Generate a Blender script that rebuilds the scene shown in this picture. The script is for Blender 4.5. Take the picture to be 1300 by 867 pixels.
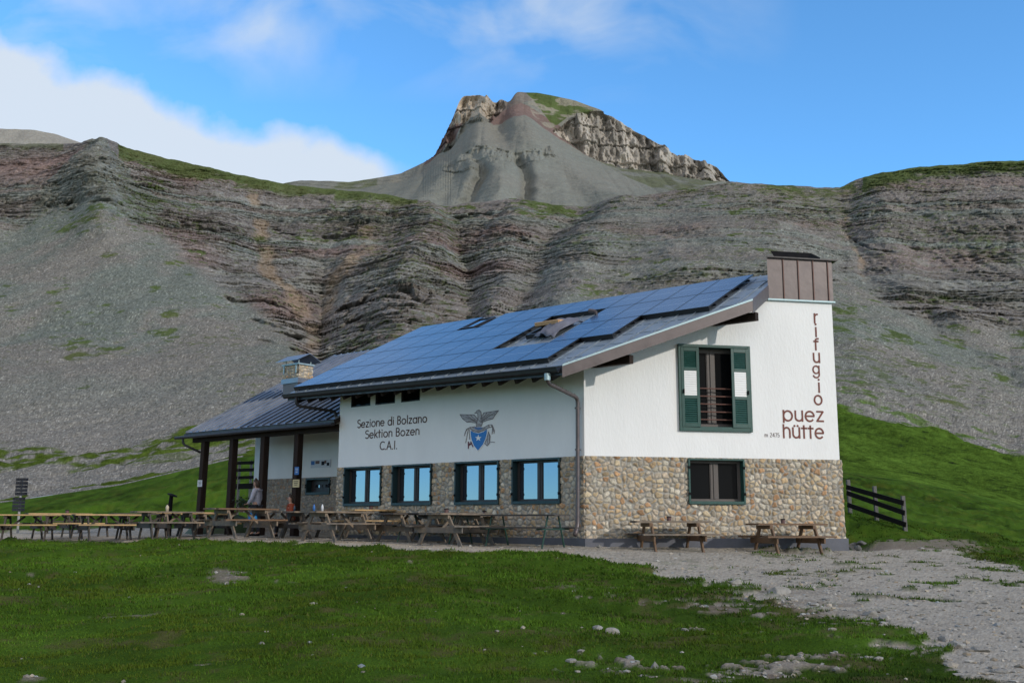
import bpy, bmesh, math, random
import numpy as np
from mathutils import Vector, Matrix

random.seed(7); RNG = np.random.default_rng(11)
for o in list(bpy.data.objects): bpy.data.objects.remove(o)
scene = bpy.context.scene
COL = scene.collection

# ------------------------------------------------------------------ camera
F0, PITCH, ROLL, CH = 1312.22, 0.173423, 0.0034458, 0.708      # focal length in px of a 1300 px wide frame
O = np.array([0, 0, CH])
_fw = np.array([0, math.cos(PITCH), math.sin(PITCH)])
_up = np.array([0, -math.sin(PITCH), math.cos(PITCH)])
_rt = np.array([1., 0, 0])
_R = math.cos(ROLL)*_rt + math.sin(ROLL)*_up
_U = -math.sin(ROLL)*_rt + math.cos(ROLL)*_up
cam = bpy.data.cameras.new('camera'); camo = bpy.data.objects.new('camera', cam); COL.objects.link(camo)
cam.sensor_width = 36; cam.lens = 36*F0/1300; cam.clip_start = .1; cam.clip_end = 20000
camo.matrix_world = Matrix(((_R[0], _U[0], -_fw[0], O[0]), (_R[1], _U[1], -_fw[1], O[1]), (_R[2], _U[2], -_fw[2], O[2]), (0, 0, 0, 1)))
scene.camera = camo

# ------------------------------------------------------------------ light
SUN_AZ = math.atan2(.80, -.60); SUN_EL = math.radians(21)
sd = Vector((math.sin(SUN_AZ)*math.cos(SUN_EL), math.cos(SUN_AZ)*math.cos(SUN_EL), math.sin(SUN_EL)))
sun = bpy.data.lights.new('sun', 'SUN'); suno = bpy.data.objects.new('sun', sun); COL.objects.link(suno)
sun.energy = 2.0; sun.angle = math.radians(1.2); sun.color = (1, .93, .83)
suno.rotation_euler = sd.to_track_quat('Z', 'Y').to_euler(); suno.location = (30, -20, 30)
scene.view_settings.view_transform = 'Standard'; scene.view_settings.look = 'None'
scene.view_settings.exposure = 0.24; scene.view_settings.gamma = 1
world = bpy.data.worlds.new('World'); scene.world = world; world.use_nodes = True
wn = world.node_tree; wn.nodes.clear()
def N(nt, typ, **kw):
    n = nt.nodes.new(typ)
    for k, v in kw.items():
        if k == 'inp':
            for a, b in v.items(): n.inputs[a].default_value = b
        else: setattr(n, k, v)
    return n
def L(nt, a, b): nt.links.new(a, b)
def math_(nt, op, a, b=None, c=None, clamp=False):
    n = nt.nodes.new('ShaderNodeMath'); n.operation = op; n.use_clamp = clamp
    for i, v in enumerate((a, b, c)):
        if v is None: continue
        if hasattr(v, 'is_linked'): nt.links.new(v, n.inputs[i])
        else: n.inputs[i].default_value = v
    return n.outputs[0]
sky = N(wn, 'ShaderNodeTexSky', sky_type='NISHITA', sun_disc=False, sun_elevation=SUN_EL, sun_rotation=SUN_AZ,
        altitude=2475, air_density=1.0, dust_density=.25, ozone_density=2.2)
tc = N(wn, 'ShaderNodeTexCoord'); sp = N(wn, 'ShaderNodeSeparateXYZ'); L(wn, tc.outputs['Generated'], sp.inputs[0])
yy = math_(wn, 'MAXIMUM', sp.outputs[1], .05)
ca = math_(wn, 'DIVIDE', sp.outputs[0], yy); ct = math_(wn, 'DIVIDE', sp.outputs[2], yy)
cv = N(wn, 'ShaderNodeCombineXYZ'); L(wn, ca, cv.inputs[0]); L(wn, ct, cv.inputs[1])
n1 = N(wn, 'ShaderNodeTexNoise', inp={'Scale': 7, 'Detail': 7, 'Roughness': .5}); L(wn, cv.outputs[0], n1.inputs['Vector'])
n2 = N(wn, 'ShaderNodeTexNoise', inp={'Scale': 5.5, 'Detail': 7, 'Roughness': .5, 'Distortion': .5})
cv2 = N(wn, 'ShaderNodeVectorMath', operation='MULTIPLY_ADD'); L(wn, cv.outputs[0], cv2.inputs[0]); cv2.inputs[1].default_value = (1, 1.5, 1); cv2.inputs[2].default_value = (3.1, 1.25, 0)
L(wn, cv2.outputs[0], n2.inputs['Vector'])
# bank of cloud low on the left
line = math_(wn, 'MULTIPLY_ADD', ca, -.36, .313)
dens = math_(wn, 'SUBTRACT', line, ct)
dens = math_(wn, 'MULTIPLY_ADD', math_(wn, 'SUBTRACT', n1.outputs[0], .5), .17, dens)
dens = math_(wn, 'MULTIPLY', dens, 30, clamp=True)
edge = math_(wn, 'MULTIPLY', math_(wn, 'SUBTRACT', -.07, ca), 14, clamp=True)
bank = math_(wn, 'MULTIPLY', dens, edge)
bank = math_(wn, 'SMOOTH_MIN', bank, .93, .2)
# thin wisps higher up
wz = math_(wn, 'MULTIPLY', math_(wn, 'SUBTRACT', ct, .42), 12, clamp=True)
wx = math_(wn, 'MULTIPLY', math_(wn, 'SUBTRACT', .30, ca), 5, clamp=True)
wi = math_(wn, 'MULTIPLY', math_(wn, 'SUBTRACT', n2.outputs[0], .45), 4.2, clamp=True)
wi = math_(wn, 'MULTIPLY', math_(wn, 'MULTIPLY', wi, .6), math_(wn, 'MULTIPLY', wz, wx))
fr = math_(wn, 'MULTIPLY', math_(wn, 'MAXIMUM', bank, wi), math_(wn, 'MULTIPLY', math_(wn, 'SUBTRACT', sp.outputs[1], .1), 8, clamp=True))
mx = N(wn, 'ShaderNodeMix', data_type='RGBA'); L(wn, fr, mx.inputs[0])
hs = N(wn, 'ShaderNodeMix', data_type='RGBA', blend_type='MULTIPLY', inp={0: 1.0}); L(wn, sky.outputs[0], hs.inputs[6]); hs.inputs[7].default_value = (.93, 1.55, 1.80, 1)
L(wn, hs.outputs[2], mx.inputs[6]); mx.inputs[7].default_value = (4.0, 4.4, 4.85, 1)
# broken white cloud over the rest of the sky, unseen behind the camera and overhead, added to whiten the fill light
n4 = N(wn, 'ShaderNodeTexNoise', inp={'Scale': 2.6, 'Detail': 6, 'Roughness': .55}); L(wn, tc.outputs['Generated'], n4.inputs['Vector'])
zb = math_(wn, 'MAXIMUM', math_(wn, 'MULTIPLY', math_(wn, 'SUBTRACT', -.28, sp.outputs[1]), 5, clamp=True), math_(wn, 'MULTIPLY', math_(wn, 'SUBTRACT', sp.outputs[2], .72), 7, clamp=True))
cb = math_(wn, 'MULTIPLY', math_(wn, 'MULTIPLY', math_(wn, 'SUBTRACT', n4.outputs[0], .36), 7, clamp=True), zb)
mx2 = N(wn, 'ShaderNodeMix', data_type='RGBA'); L(wn, cb, mx2.inputs[0]); L(wn, mx.outputs[2], mx2.inputs[6]); mx2.inputs[7].default_value = (5.2, 4.9, 4.7, 1); mx = mx2
bg = N(wn, 'ShaderNodeBackground', inp={'Strength': .15}); L(wn, mx.outputs[2], bg.inputs[0])
wo = N(wn, 'ShaderNodeOutputWorld'); L(wn, bg.outputs[0], wo.inputs[0])

# ------------------------------------------------------------------ geometry helpers
def ray(X, Y): return _fw*F0 + _R*(X-650) - _U*(Y-433.5)
def at(X, Y, dist):
    d = ray(X, Y); return O + d*dist/d[1]
def project(P):
    d = P-O; y = d@_fw
    return 650+F0*(d@_R)/y, 433.5-F0*(d@_U)/y
AF, AG = 2.43827466, .192837822
C = np.array([1.7558, 25., 0])
dF = np.array([math.cos(AF), math.sin(AF), 0]); nF = np.array([math.sin(AF), -math.cos(AF), 0]); nF = nF if nF[1] > 0 else -nF
dG = np.array([math.cos(AG), math.sin(AG), 0]); nG = np.array([-math.sin(AG), math.cos(AG), 0])
UZ = np.array([0, 0, 1.])
def FP(u, d, z): return C + u*dF + d*nF + z*UZ       # along the long wall, inward, up
def GP(u, d, z): return C + u*dG + d*nG + z*UZ       # along the gable wall, inward, up
def F_at(X, Y, off=0):
    d = ray(X, Y); t = ((C+off*nF-O)@nF)/(d@nF); P = O+t*d; return (P-C)@dF, P[2]
def G_at(X, Y, off=0):
    d = ray(X, Y); t = ((C+off*nG-O)@nG)/(d@nG); P = O+t*d; return (P-C)@dG, P[2]

# noise
def _hash(ix, iy, iz, seed):
    h = (ix.astype(np.uint32)*np.uint32(374761393) + iy.astype(np.uint32)*np.uint32(668265263) + iz.astype(np.uint32)*np.uint32(2147483647) + np.uint32((seed*974634777+1013) & 0xffffffff))
    h = (h ^ (h >> np.uint32(13)))*np.uint32(1274126177); h = (h ^ (h >> np.uint32(16)))*np.uint32(2246822519); h = h ^ (h >> np.uint32(15))
    return h.astype(np.float64)/4294967295.0
def vnoise(x, y, z=None, seed=0):
    x = np.asarray(x, float); y = np.asarray(y, float)+0*x; z = (np.zeros_like(x) if z is None else np.asarray(z, float)+0*x)
    ix, iy, iz = np.floor(x).astype(np.int64), np.floor(y).astype(np.int64), np.floor(z).astype(np.int64)
    fx, fy, fz = x-ix, y-iy, z-iz
    fx, fy, fz = [f*f*f*(f*(f*6-15)+10) for f in (fx, fy, fz)]
    def c(a, b, d): return _hash(ix+a, iy+b, iz+d, seed)
    x00 = c(0,0,0)*(1-fx)+c(1,0,0)*fx; x10 = c(0,1,0)*(1-fx)+c(1,1,0)*fx
    x01 = c(0,0,1)*(1-fx)+c(1,0,1)*fx; x11 = c(0,1,1)*(1-fx)+c(1,1,1)*fx
    return ((x00*(1-fy)+x10*fy)*(1-fz)+(x01*(1-fy)+x11*fy)*fz)*2-1
def fbm(x, y, z=None, seed=0, oct=4, rough=.5):
    s = 0; a = 1; t = 0
    for i in range(oct):
        k = 2.03**i
        s = s + a*vnoise(np.asarray(x)*k, np.asarray(y)*k, None if z is None else np.asarray(z)*k, seed+i*17); t += a; a *= rough
    return s/t
def sstep(a, b, x): t = np.clip((x-a)/(b-a), 0, 1); return t*t*(3-2*t)
def inpoly(px, py, poly):
    r = np.zeros(px.shape, bool); n = len(poly)
    for i in range(n):
        x1, y1 = poly[i]; x2, y2 = poly[(i+1) % n]
        if y1 == y2: continue
        c = ((y1 > py) != (y2 > py)) & (px < (x2-x1)*(py-y1)/(y2-y1)+x1); r ^= c
    return r
def pldist(px, py, pl):
    best = np.full(px.shape, 1e9)
    for (x1, y1), (x2, y2) in zip(pl[:-1], pl[1:]):
        dx, dy = x2-x1, y2-y1; t = np.clip(((px-x1)*dx+(py-y1)*dy)/(dx*dx+dy*dy), 0, 1)
        best = np.minimum(best, np.hypot(px-x1-t*dx, py-y1-t*dy))
    return best

# ------------------------------------------------------------------ objects
def link(o, parent=None):
    COL.objects.link(o)
    if parent is not None: o.parent = parent
    return o
def tag(o, label=None, cat=None, group=None, kind=None):
    for k, v in (('label', label), ('category', cat), ('group', group), ('kind', kind)):
        if v: o[k] = v
    return o
def thing(name, label, cat, loc, rz=0, group=None):
    o = bpy.data.objects.new(name, None); link(o); o.location = [float(v) for v in loc]; o.rotation_euler = (0, 0, rz)
    return tag(o, label, cat, group)
class MB:
    def __init__(s): s.v = []; s.f = []; s.m = []
    def add(s, vs, fs, m=0):
        b = len(s.v); s.v += [tuple(float(c) for c in v) for v in vs]; s.f += [tuple(i+b for i in f) for f in fs]; s.m += [m]*len(fs)
        return s
    def box(s, c, ax, ay, az, m=0):       # centre, half-axis vectors
        c, ax, ay, az = (np.array(q, float) for q in (c, ax, ay, az))
        vs = [c+i*ax+j*ay+k*az for k in (-1, 1) for j in (-1, 1) for i in (-1, 1)]
        return s.add(vs, [(0,2,3,1),(4,5,7,6),(0,1,5,4),(2,6,7,3),(0,4,6,2),(1,3,7,5)], m)
    def bx(s, x0, x1, y0, y1, z0, z1, m=0):
        return s.box(((x0+x1)/2, (y0+y1)/2, (z0+z1)/2), ((x1-x0)/2, 0, 0), (0, (y1-y0)/2, 0), (0, 0, (z1-z0)/2), m)
    def prism(s, poly, vec, m=0):         # polygon of 3-D points swept by vec
        n = len(poly); vec = np.array(vec, float); p = [np.array(q, float) for q in poly]
        return s.add(p+[q+vec for q in p], [tuple(range(n)), tuple(range(2*n-1, n-1, -1))]+[(i, (i+1) % n, n+(i+1) % n, n+i) for i in range(n)], m)
    def beam(s, a, b, w, h, up=(0, 0, 1), m=0):
        a, b, up = (np.array(q, float) for q in (a, b, up)); d = b-a; ln = np.linalg.norm(d); d = d/ln
        sx = np.cross(d, up); sx /= np.linalg.norm(sx); sz = np.cross(sx, d)
        return s.box((a+b)/2, d*ln/2, sx*w/2, sz*h/2, m)
    def tube(s, pts, r, n=8, m=0, cap=True):
        pts = [np.array(p, float) for p in pts]; rs = r if hasattr(r, '__len__') else [r]*len(pts); rings = []; prev = None
        for i, p in enumerate(pts):
            d = (pts[min(i+1, len(pts)-1)]-pts[max(i-1, 0)]); d /= np.linalg.norm(d)
            a = np.cross(d, (0, 0, 1) if abs(d[2]) < .9 else (1, 0, 0)) if prev is None else prev-d*(prev@d)
            a /= np.linalg.norm(a); prev = a; b = np.cross(d, a)
            rings.append([p+rs[i]*(a*math.cos(2*math.pi*k/n)+b*math.sin(2*math.pi*k/n)) for k in range(n)])
        vs = [v for rg in rings for v in rg]; fs = []
        for i in range(len(pts)-1):
            for k in range(n): fs.append((i*n+k, i*n+(k+1) % n, (i+1)*n+(k+1) % n, (i+1)*n+k))
        if cap: fs += [tuple(range(n-1, -1, -1)), tuple((len(pts)-1)*n+k for k in range(n))]
        return s.add(vs, fs, m)
    def lathe(s, prof, c=(0, 0, 0), n=16, m=0):
        vs = [(c[0]+r*math.cos(2*math.pi*k/n), c[1]+r*math.sin(2*math.pi*k/n), c[2]+z) for r, z in prof for k in range(n)]
        fs = [(i*n+k, i*n+(k+1) % n, (i+1)*n+(k+1) % n, (i+1)*n+k) for i in range(len(prof)-1) for k in range(n)]
        return s.add(vs, fs+[tuple(range(n-1, -1, -1)), tuple((len(prof)-1)*n+k for k in range(n))], m)
    def build(s, name, mats, parent=None, smooth=False, bevel=0, local=False):
        me = bpy.data.meshes.new(name); v = np.array(s.v, float)
        if parent is not None and not local: v = v-np.array(parent.location if parent.type == 'EMPTY' else parent['_o'])
        me.from_pydata([tuple(q) for q in v], [], s.f)
        mats = mats if isinstance(mats, (list, tuple)) else [mats]
        for q in mats: me.materials.append(q)
        me.polygons.foreach_set('material_index', s.m)
        bm = bmesh.new(); bm.from_mesh(me); bmesh.ops.recalc_face_normals(bm, faces=bm.faces)
        if bevel: bmesh.ops.bevel(bm, geom=list(bm.edges), offset=bevel, segments=1, affect='EDGES', clamp_overlap=True)
        bm.to_mesh(me); bm.free()
        if smooth: me.polygons.foreach_set('use_smooth', [True]*len(me.polygons))
        o = bpy.data.objects.new(name, me); link(o, parent)
        if parent is not None and not local: o['_o'] = tuple(parent.location) if parent.type == 'EMPTY' else tuple(parent['_o'])
        return o
def fastmesh(name, V, Fq, mats, colors=None, parent=None, smooth=True, fm=None):
    me = bpy.data.meshes.new(name); V = np.ascontiguousarray(V, dtype=np.float32); Fq = np.asarray(Fq, dtype=np.int32); k = Fq.shape[1]
    me.vertices.add(len(V)); me.vertices.foreach_set('co', V.ravel())
    me.loops.add(Fq.size); me.loops.foreach_set('vertex_index', Fq.ravel())
    me.polygons.add(len(Fq)); me.polygons.foreach_set('loop_start', np.arange(0, Fq.size, k, dtype=np.int32)); me.polygons.foreach_set('loop_total', np.full(len(Fq), k, dtype=np.int32))
    me.polygons.foreach_set('use_smooth', np.full(len(Fq), smooth))
    for q in (mats if isinstance(mats, (list, tuple)) else [mats]): me.materials.append(q)
    if colors is not None:
        at_ = me.color_attributes.new('tint', 'FLOAT_COLOR', 'POINT')
        c4 = np.ones((len(V), 4), np.float32); c4[:, :3] = colors; at_.data.foreach_set('color', c4.ravel())
    if fm is not None: me.polygons.foreach_set('material_index', np.asarray(fm, dtype=np.int32))
    me.update(); me.validate()
    o = bpy.data.objects.new(name, me); link(o, parent); return o
def gridfaces(nr, nc):
    i = np.arange(nr-1)[:, None]*nc+np.arange(nc-1)[None, :]
    return np.stack([i, i+1, i+nc+1, i+nc], -1).reshape(-1, 4)

# ------------------------------------------------------------------ materials
def mat(name, col=(.5, .5, .5), rough=.7, metal=0., var=.12, vscale=6., bump=.0, bscale=40., spec=.5, attr=False, stretch=None, col2=None, emis=None, detail=5, coord='Object', nrough=.6):
    m = bpy.data.materials.new(name); m.use_nodes = True; nt = m.node_tree; b = nt.nodes['Principled BSDF']
    b.inputs['Roughness'].default_value = rough; b.inputs['Metallic'].default_value = metal; b.inputs['Specular IOR Level'].default_value = spec
    t = N(nt, 'ShaderNodeTexCoord'); src = t.outputs[coord]
    if stretch:
        mp = N(nt, 'ShaderNodeMapping'); mp.inputs['Scale'].default_value = stretch; L(nt, src, mp.inputs[0]); src = mp.outputs[0]
    nz = N(nt, 'ShaderNodeTexNoise', inp={'Scale': vscale, 'Detail': detail, 'Roughness': nrough}); L(nt, src, nz.inputs['Vector'])
    mp2 = N(nt, 'ShaderNodeMapRange', inp={1: .28, 2: .72, 3: 1-var, 4: 1+var}); L(nt, nz.outputs[0], mp2.inputs[0])
    if attr: a = N(nt, 'ShaderNodeVertexColor', layer_name='tint'); base = a.outputs[0]
    elif col2 is not None:
        cm = N(nt, 'ShaderNodeMix', data_type='RGBA'); cm.inputs[6].default_value = (*col, 1); cm.inputs[7].default_value = (*col2, 1)
        r2 = N(nt, 'ShaderNodeMapRange', inp={1: .4, 2: .62}); n3 = N(nt, 'ShaderNodeTexNoise', inp={'Scale': vscale*.45, 'Detail': 4}); L(nt, src, n3.inputs['Vector']); L(nt, n3.outputs[0], r2.inputs[0]); L(nt, r2.outputs[0], cm.inputs[0]); base = cm.outputs[2]
    else: rg = N(nt, 'ShaderNodeRGB'); rg.outputs[0].default_value = (*col, 1); base = rg.outputs[0]
    vm = N(nt, 'ShaderNodeVectorMath', operation='SCALE'); L(nt, base, vm.inputs[0]); L(nt, mp2.outputs[0], vm.inputs['Scale']); L(nt, vm.outputs[0], b.inputs['Base Color'])
    if bump:
        bn = N(nt, 'ShaderNodeTexNoise', inp={'Scale': bscale, 'Detail': 4, 'Roughness': .6}); L(nt, src, bn.inputs['Vector'])
        bp = N(nt, 'ShaderNodeBump', inp={'Strength': 1., 'Distance': bump}); L(nt, bn.outputs[0], bp.inputs['Height']); L(nt, bp.outputs[0], b.inputs['Normal'])
    if rough > .2:
        rr = N(nt, 'ShaderNodeMapRange', inp={1: .3, 2: .7, 3: max(0, rough-.1), 4: min(1, rough+.12)}); L(nt, nz.outputs[0], rr.inputs[0]); L(nt, rr.outputs[0], b.inputs['Roughness'])
    return m
M = {}
M['land'] = mat('ground_near', attr=True, rough=.95, var=.34, vscale=34, bump=.02, bscale=45, spec=.02, detail=6)
M['hill'] = mat('hillside_rock', attr=True, rough=.95, var=.42, nrough=.80, vscale=1.9, stretch=(.8, .8, 1.7), bump=.45, bscale=1.3, spec=.0, detail=8)
M['peak'] = mat('peak_rock', attr=True, rough=.95, var=.22, nrough=.75, vscale=.35, bump=1.2, bscale=.3, spec=.0, detail=8)
M['blade'] = mat('grass_blades', attr=True, rough=.7, var=.2, vscale=3, spec=.03)
M['pebble'] = mat('pebbles', attr=True, rough=.9, var=.15, vscale=30, spec=.2)
M['boulder'] = mat('limestone', (.25, .238, .215), rough=.9, var=.3, vscale=5, bump=.03, bscale=14, spec=.2)
M['stone'] = mat('stone_masonry', attr=True, rough=.85, var=.3, vscale=14, bump=.012, bscale=45, spec=.25)
M['plaster'] = mat('white_plaster', (.78, .78, .775), rough=.9, var=.035, vscale=1.6, bump=.007, bscale=18, stretch=(1, 1, .35), spec=.2)
M['plaster2'] = mat('porch_plaster', (.74, .75, .75), rough=.9, var=.04, vscale=1.6, bump=.006, bscale=22, spec=.2)
M['concrete'] = mat('plinth_concrete', (.10, .105, .125), rough=.75, var=.25, vscale=3, bump=.004, bscale=30)
M['shingle'] = mat('old_metal_roof', (.20, .24, .28), rough=.45, metal=.35, var=.22, vscale=3, bump=.004, bscale=12)
M['seam'] = mat('standing_seam_roof', (.19, .205, .235), rough=.36, metal=.65, var=.2, vscale=2.2, bump=.003, bscale=9)
M['brownmetal'] = mat('brown_sheet_metal', (.105, .086, .085), rough=.42, metal=.3, var=.15, vscale=2.5, bump=.003, bscale=5)
M['darkmetal'] = mat('dark_gutter_metal', (.028, .026, .028), rough=.45, metal=.4, var=.2, vscale=8)
M['pipe'] = mat('downpipe_metal', (.11, .09, .09), rough=.4, metal=.4, var=.2, vscale=8)
M['zinc'] = mat('zinc_collar', (.30, .40, .43), rough=.5, metal=.5, var=.2, vscale=15)
M['darkwood'] = mat('dark_stained_wood', (.030, .020, .016), spec=.12, rough=.75, var=.35, vscale=12, bump=.004, bscale=60, stretch=(1, 1, .15))
M['soffit'] = mat('soffit_wood', (.055, .045, .04), rough=.8, var=.3, vscale=12)
M['green'] = mat('dark_green_paint', (.012, .062, .052), rough=.45, var=.15, vscale=8, bump=.001, bscale=60)
M['teal'] = mat('dark_teal_frame', (.010, .034, .040), rough=.45, var=.15, vscale=8)
M['frame'] = mat('brown_window_frame', (.085, .072, .066), rough=.5, var=.15, vscale=8)
M['frame2'] = mat('dark_window_frame', (.030, .026, .028), rough=.5, var=.15, vscale=8)
M['whitelouvre'] = mat('white_louvre', (.80, .80, .80), rough=.6, var=.04)
M['rail'] = mat('rusty_rail', (.13, .06, .045), rough=.6, var=.25, vscale=20)
M['mirror'] = mat('coated_window_glass', (.155, .180, .235), rough=.04, metal=.92, var=.02, vscale=1)
M['glass'] = mat('dark_window_glass', (.008, .009, .010), rough=.04, var=.02, spec=.07)
M['text'] = mat('painted_lettering', (.17, .060, .045), rough=.8, var=.15, vscale=15)
M['textd'] = mat('painted_lettering_dark', (.062, .026, .022), rough=.8, var=.15, vscale=15)
M['embl'] = mat('emblem_outline', (.20, .18, .19), rough=.8, var=.25, vscale=25)
M['embl2'] = mat('emblem_grey_fill', (.42, .42, .44), rough=.8, var=.2, vscale=25)
M['emblblue'] = mat('emblem_blue', (.03, .19, .52), rough=.7, var=.06)
M['emblwhite'] = mat('emblem_white', (.78, .78, .78), rough=.7, var=.05)
M['emblred'] = mat('emblem_dark_red', (.15, .05, .07), rough=.7, var=.1)
M['wood'] = mat('weathered_table_wood', (.19, .145, .105), col2=(.11, .098, .085), rough=.8, var=.35, vscale=9, bump=.003, bscale=70)
M['woodnew_sunlit'] = mat('fresh_and_sunlit_table_wood', (.42, .28, .13), col2=(.30, .21, .11), rough=.7, var=.2, vscale=9, bump=.002, bscale=70)  # fresh planks, and sunlight painted onto the edges of darker tables
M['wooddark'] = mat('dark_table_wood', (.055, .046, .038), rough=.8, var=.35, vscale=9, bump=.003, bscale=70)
M['woodbrown'] = mat('brown_table_wood', (.13, .075, .04), rough=.7, var=.3, vscale=9, bump=.003, bscale=70)
M['greensteel'] = mat('green_steel', (.02, .06, .045), rough=.5, metal=.2)
M['pot'] = mat('brown_ceramic', (.10, .05, .045), rough=.5)
M['signdark'] = mat('slate_sign_board', (.016, .018, .024), spec=.1, rough=.7, var=.3, vscale=6)
M['scratch'] = mat('sign_lettering', (.075, .08, .09), rough=.7, spec=.1)
M['rubble'] = mat('dark_rubble', (.12, .115, .105), rough=.9, var=.35, vscale=6, bump=.02, bscale=14, spec=.1)
M['signgrey'] = mat('grey_sign_board', (.024, .028, .036), spec=.1, rough=.7, var=.25, vscale=9)
M['postgrey'] = mat('grey_post', (.28, .27, .26), rough=.8, var=.2)
M['fencedark'] = mat('dark_fence_plank', (.016, .015, .014), spec=.05, rough=.8, var=.3, vscale=14)
M['fencepost'] = mat('grey_fence_post', (.13, .125, .12), rough=.85, var=.3, vscale=14)
M['paper'] = mat('white_notice', (.55, .58, .62), rough=.7, var=.15, vscale=30)
M['paperblue'] = mat('blue_notice', (.03, .13, .38), rough=.6, var=.1, vscale=30)
M['paperyel'] = mat('yellow_notice', (.50, .42, .24), rough=.7, var=.1, vscale=30)
M['openwood'] = mat('raw_timber', (.50, .31, .16), rough=.7, var=.12, vscale=10)
M['tarp'] = mat('grey_tarpaulin', (.12, .125, .16), rough=.6, var=.2, vscale=5, bump=.02, bscale=6)
M['black'] = mat('black_metal', (.008, .008, .010), rough=.7, spec=.08)
M['skin'] = mat('skin', (.42, .24, .17), rough=.55, var=.06)
M['hair'] = mat('brown_hair', (.045, .028, .018), rough=.6, var=.3, vscale=60)
M['hoodie'] = mat('pale_jumper', (.34, .34, .40), rough=.9, var=.22, vscale=14, bump=.01, bscale=12)
M['redcloth'] = mat('red_jacket', (.26, .045, .015), rough=.85, var=.3, vscale=12, bump=.008, bscale=14)
M['trousers'] = mat('dark_trousers', (.025, .028, .035), rough=.85, var=.2)
M['blue'] = mat('blue_bag', (.01, .16, .42), rough=.5)
M['leaf'] = mat('plant_leaves', (.020, .045, .014), rough=.6, var=.4, vscale=15)
M['bottle'] = mat('blue_bottle', (.04, .08, .12), rough=.2)
M['cream'] = mat('cream_can', (.45, .40, .30), rough=.6)
# solar panel: dark cells with thin bright bus bars, from UV
def panelmat():
    m = bpy.data.materials.new('solar_cells'); m.use_nodes = True; nt = m.node_tree; b = nt.nodes['Principled BSDF']
    uv = N(nt, 'ShaderNodeUVMap', uv_map='UVMap'); s = N(nt, 'ShaderNodeSeparateXYZ'); L(nt, uv.outputs[0], s.inputs[0])
    def lines(v, n, w):
        f = math_(nt, 'FRACT', math_(nt, 'MULTIPLY', v, n)); return math_(nt, 'GREATER_THAN', math_(nt, 'ABSOLUTE', math_(nt, 'SUBTRACT', f, .5)), .5-w)
    g = math_(nt, 'MAXIMUM', lines(s.outputs[0], 6, .028), lines(s.outputs[1], 10, .028))
    g2 = math_(nt, 'MULTIPLY', lines(s.outputs[0], 12, .02), .35)
    g3 = math_(nt, 'MULTIPLY', lines(s.outputs[1], 2, .014), 1.)
    ed = math_(nt, 'MAXIMUM', lines(s.outputs[0], 1, .013), lines(s.outputs[1], 1, .008))
    gg = math_(nt, 'MAXIMUM', math_(nt, 'MULTIPLY', g, .5), math_(nt, 'MAXIMUM', g2, g3))
    c1 = N(nt, 'ShaderNodeMix', data_type='RGBA'); L(nt, gg, c1.inputs[0]); c1.inputs[6].default_value = (.010, .034, .100, 1); c1.inputs[7].default_value = (.24, .32, .44, 1)
    c2 = N(nt, 'ShaderNodeMix', data_type='RGBA'); L(nt, ed, c2.inputs[0]); L(nt, c1.outputs[2], c2.inputs[6]); c2.inputs[7].default_value = (.008, .010, .015, 1)
    L(nt, c2.outputs[2], b.inputs['Base Color']); b.inputs['Roughness'].default_value = .25; b.inputs['Specular IOR Level'].default_value = .5
    b.inputs['Coat Weight'].default_value = .12; b.inputs['Coat Roughness'].default_value = .06
    return m
M['cells'] = panelmat()
M['rimdark'] = mat('panel_rim', (.010, .010, .012), rough=.4)
# ================================================================== TERRAIN
def apx(x): return (np.asarray(x, float)-650)/1332.
def ztan(x, y):                       # height above the camera per metre of depth, for a pixel
    d = ray(x, y); return d[2]/d[1]
_R2 = [-1500, -900, -300, 0, 60, 110, 140, 180, 200, 240, 250, 300, 310, 340, 345, 365, 400, 430, 470, 480, 500, 520, 530, 545, 552, 560, 570, 578, 590, 600, 605, 625, 632, 645, 650, 655, 680, 700, 720, 735, 740, 770, 800, 820, 840, 850, 870, 880, 905, 925, 940, 970, 1000, 1050, 1060, 1075, 1090, 1100, 1110, 1150, 1200, 1300, 1500, 2200, 3000]
def prof(pairs, xs):                  # interpolate (x, value) control pairs
    p = sorted(pairs); return np.interp(xs, [q[0] for q in p], [q[1] for q in p])
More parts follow.
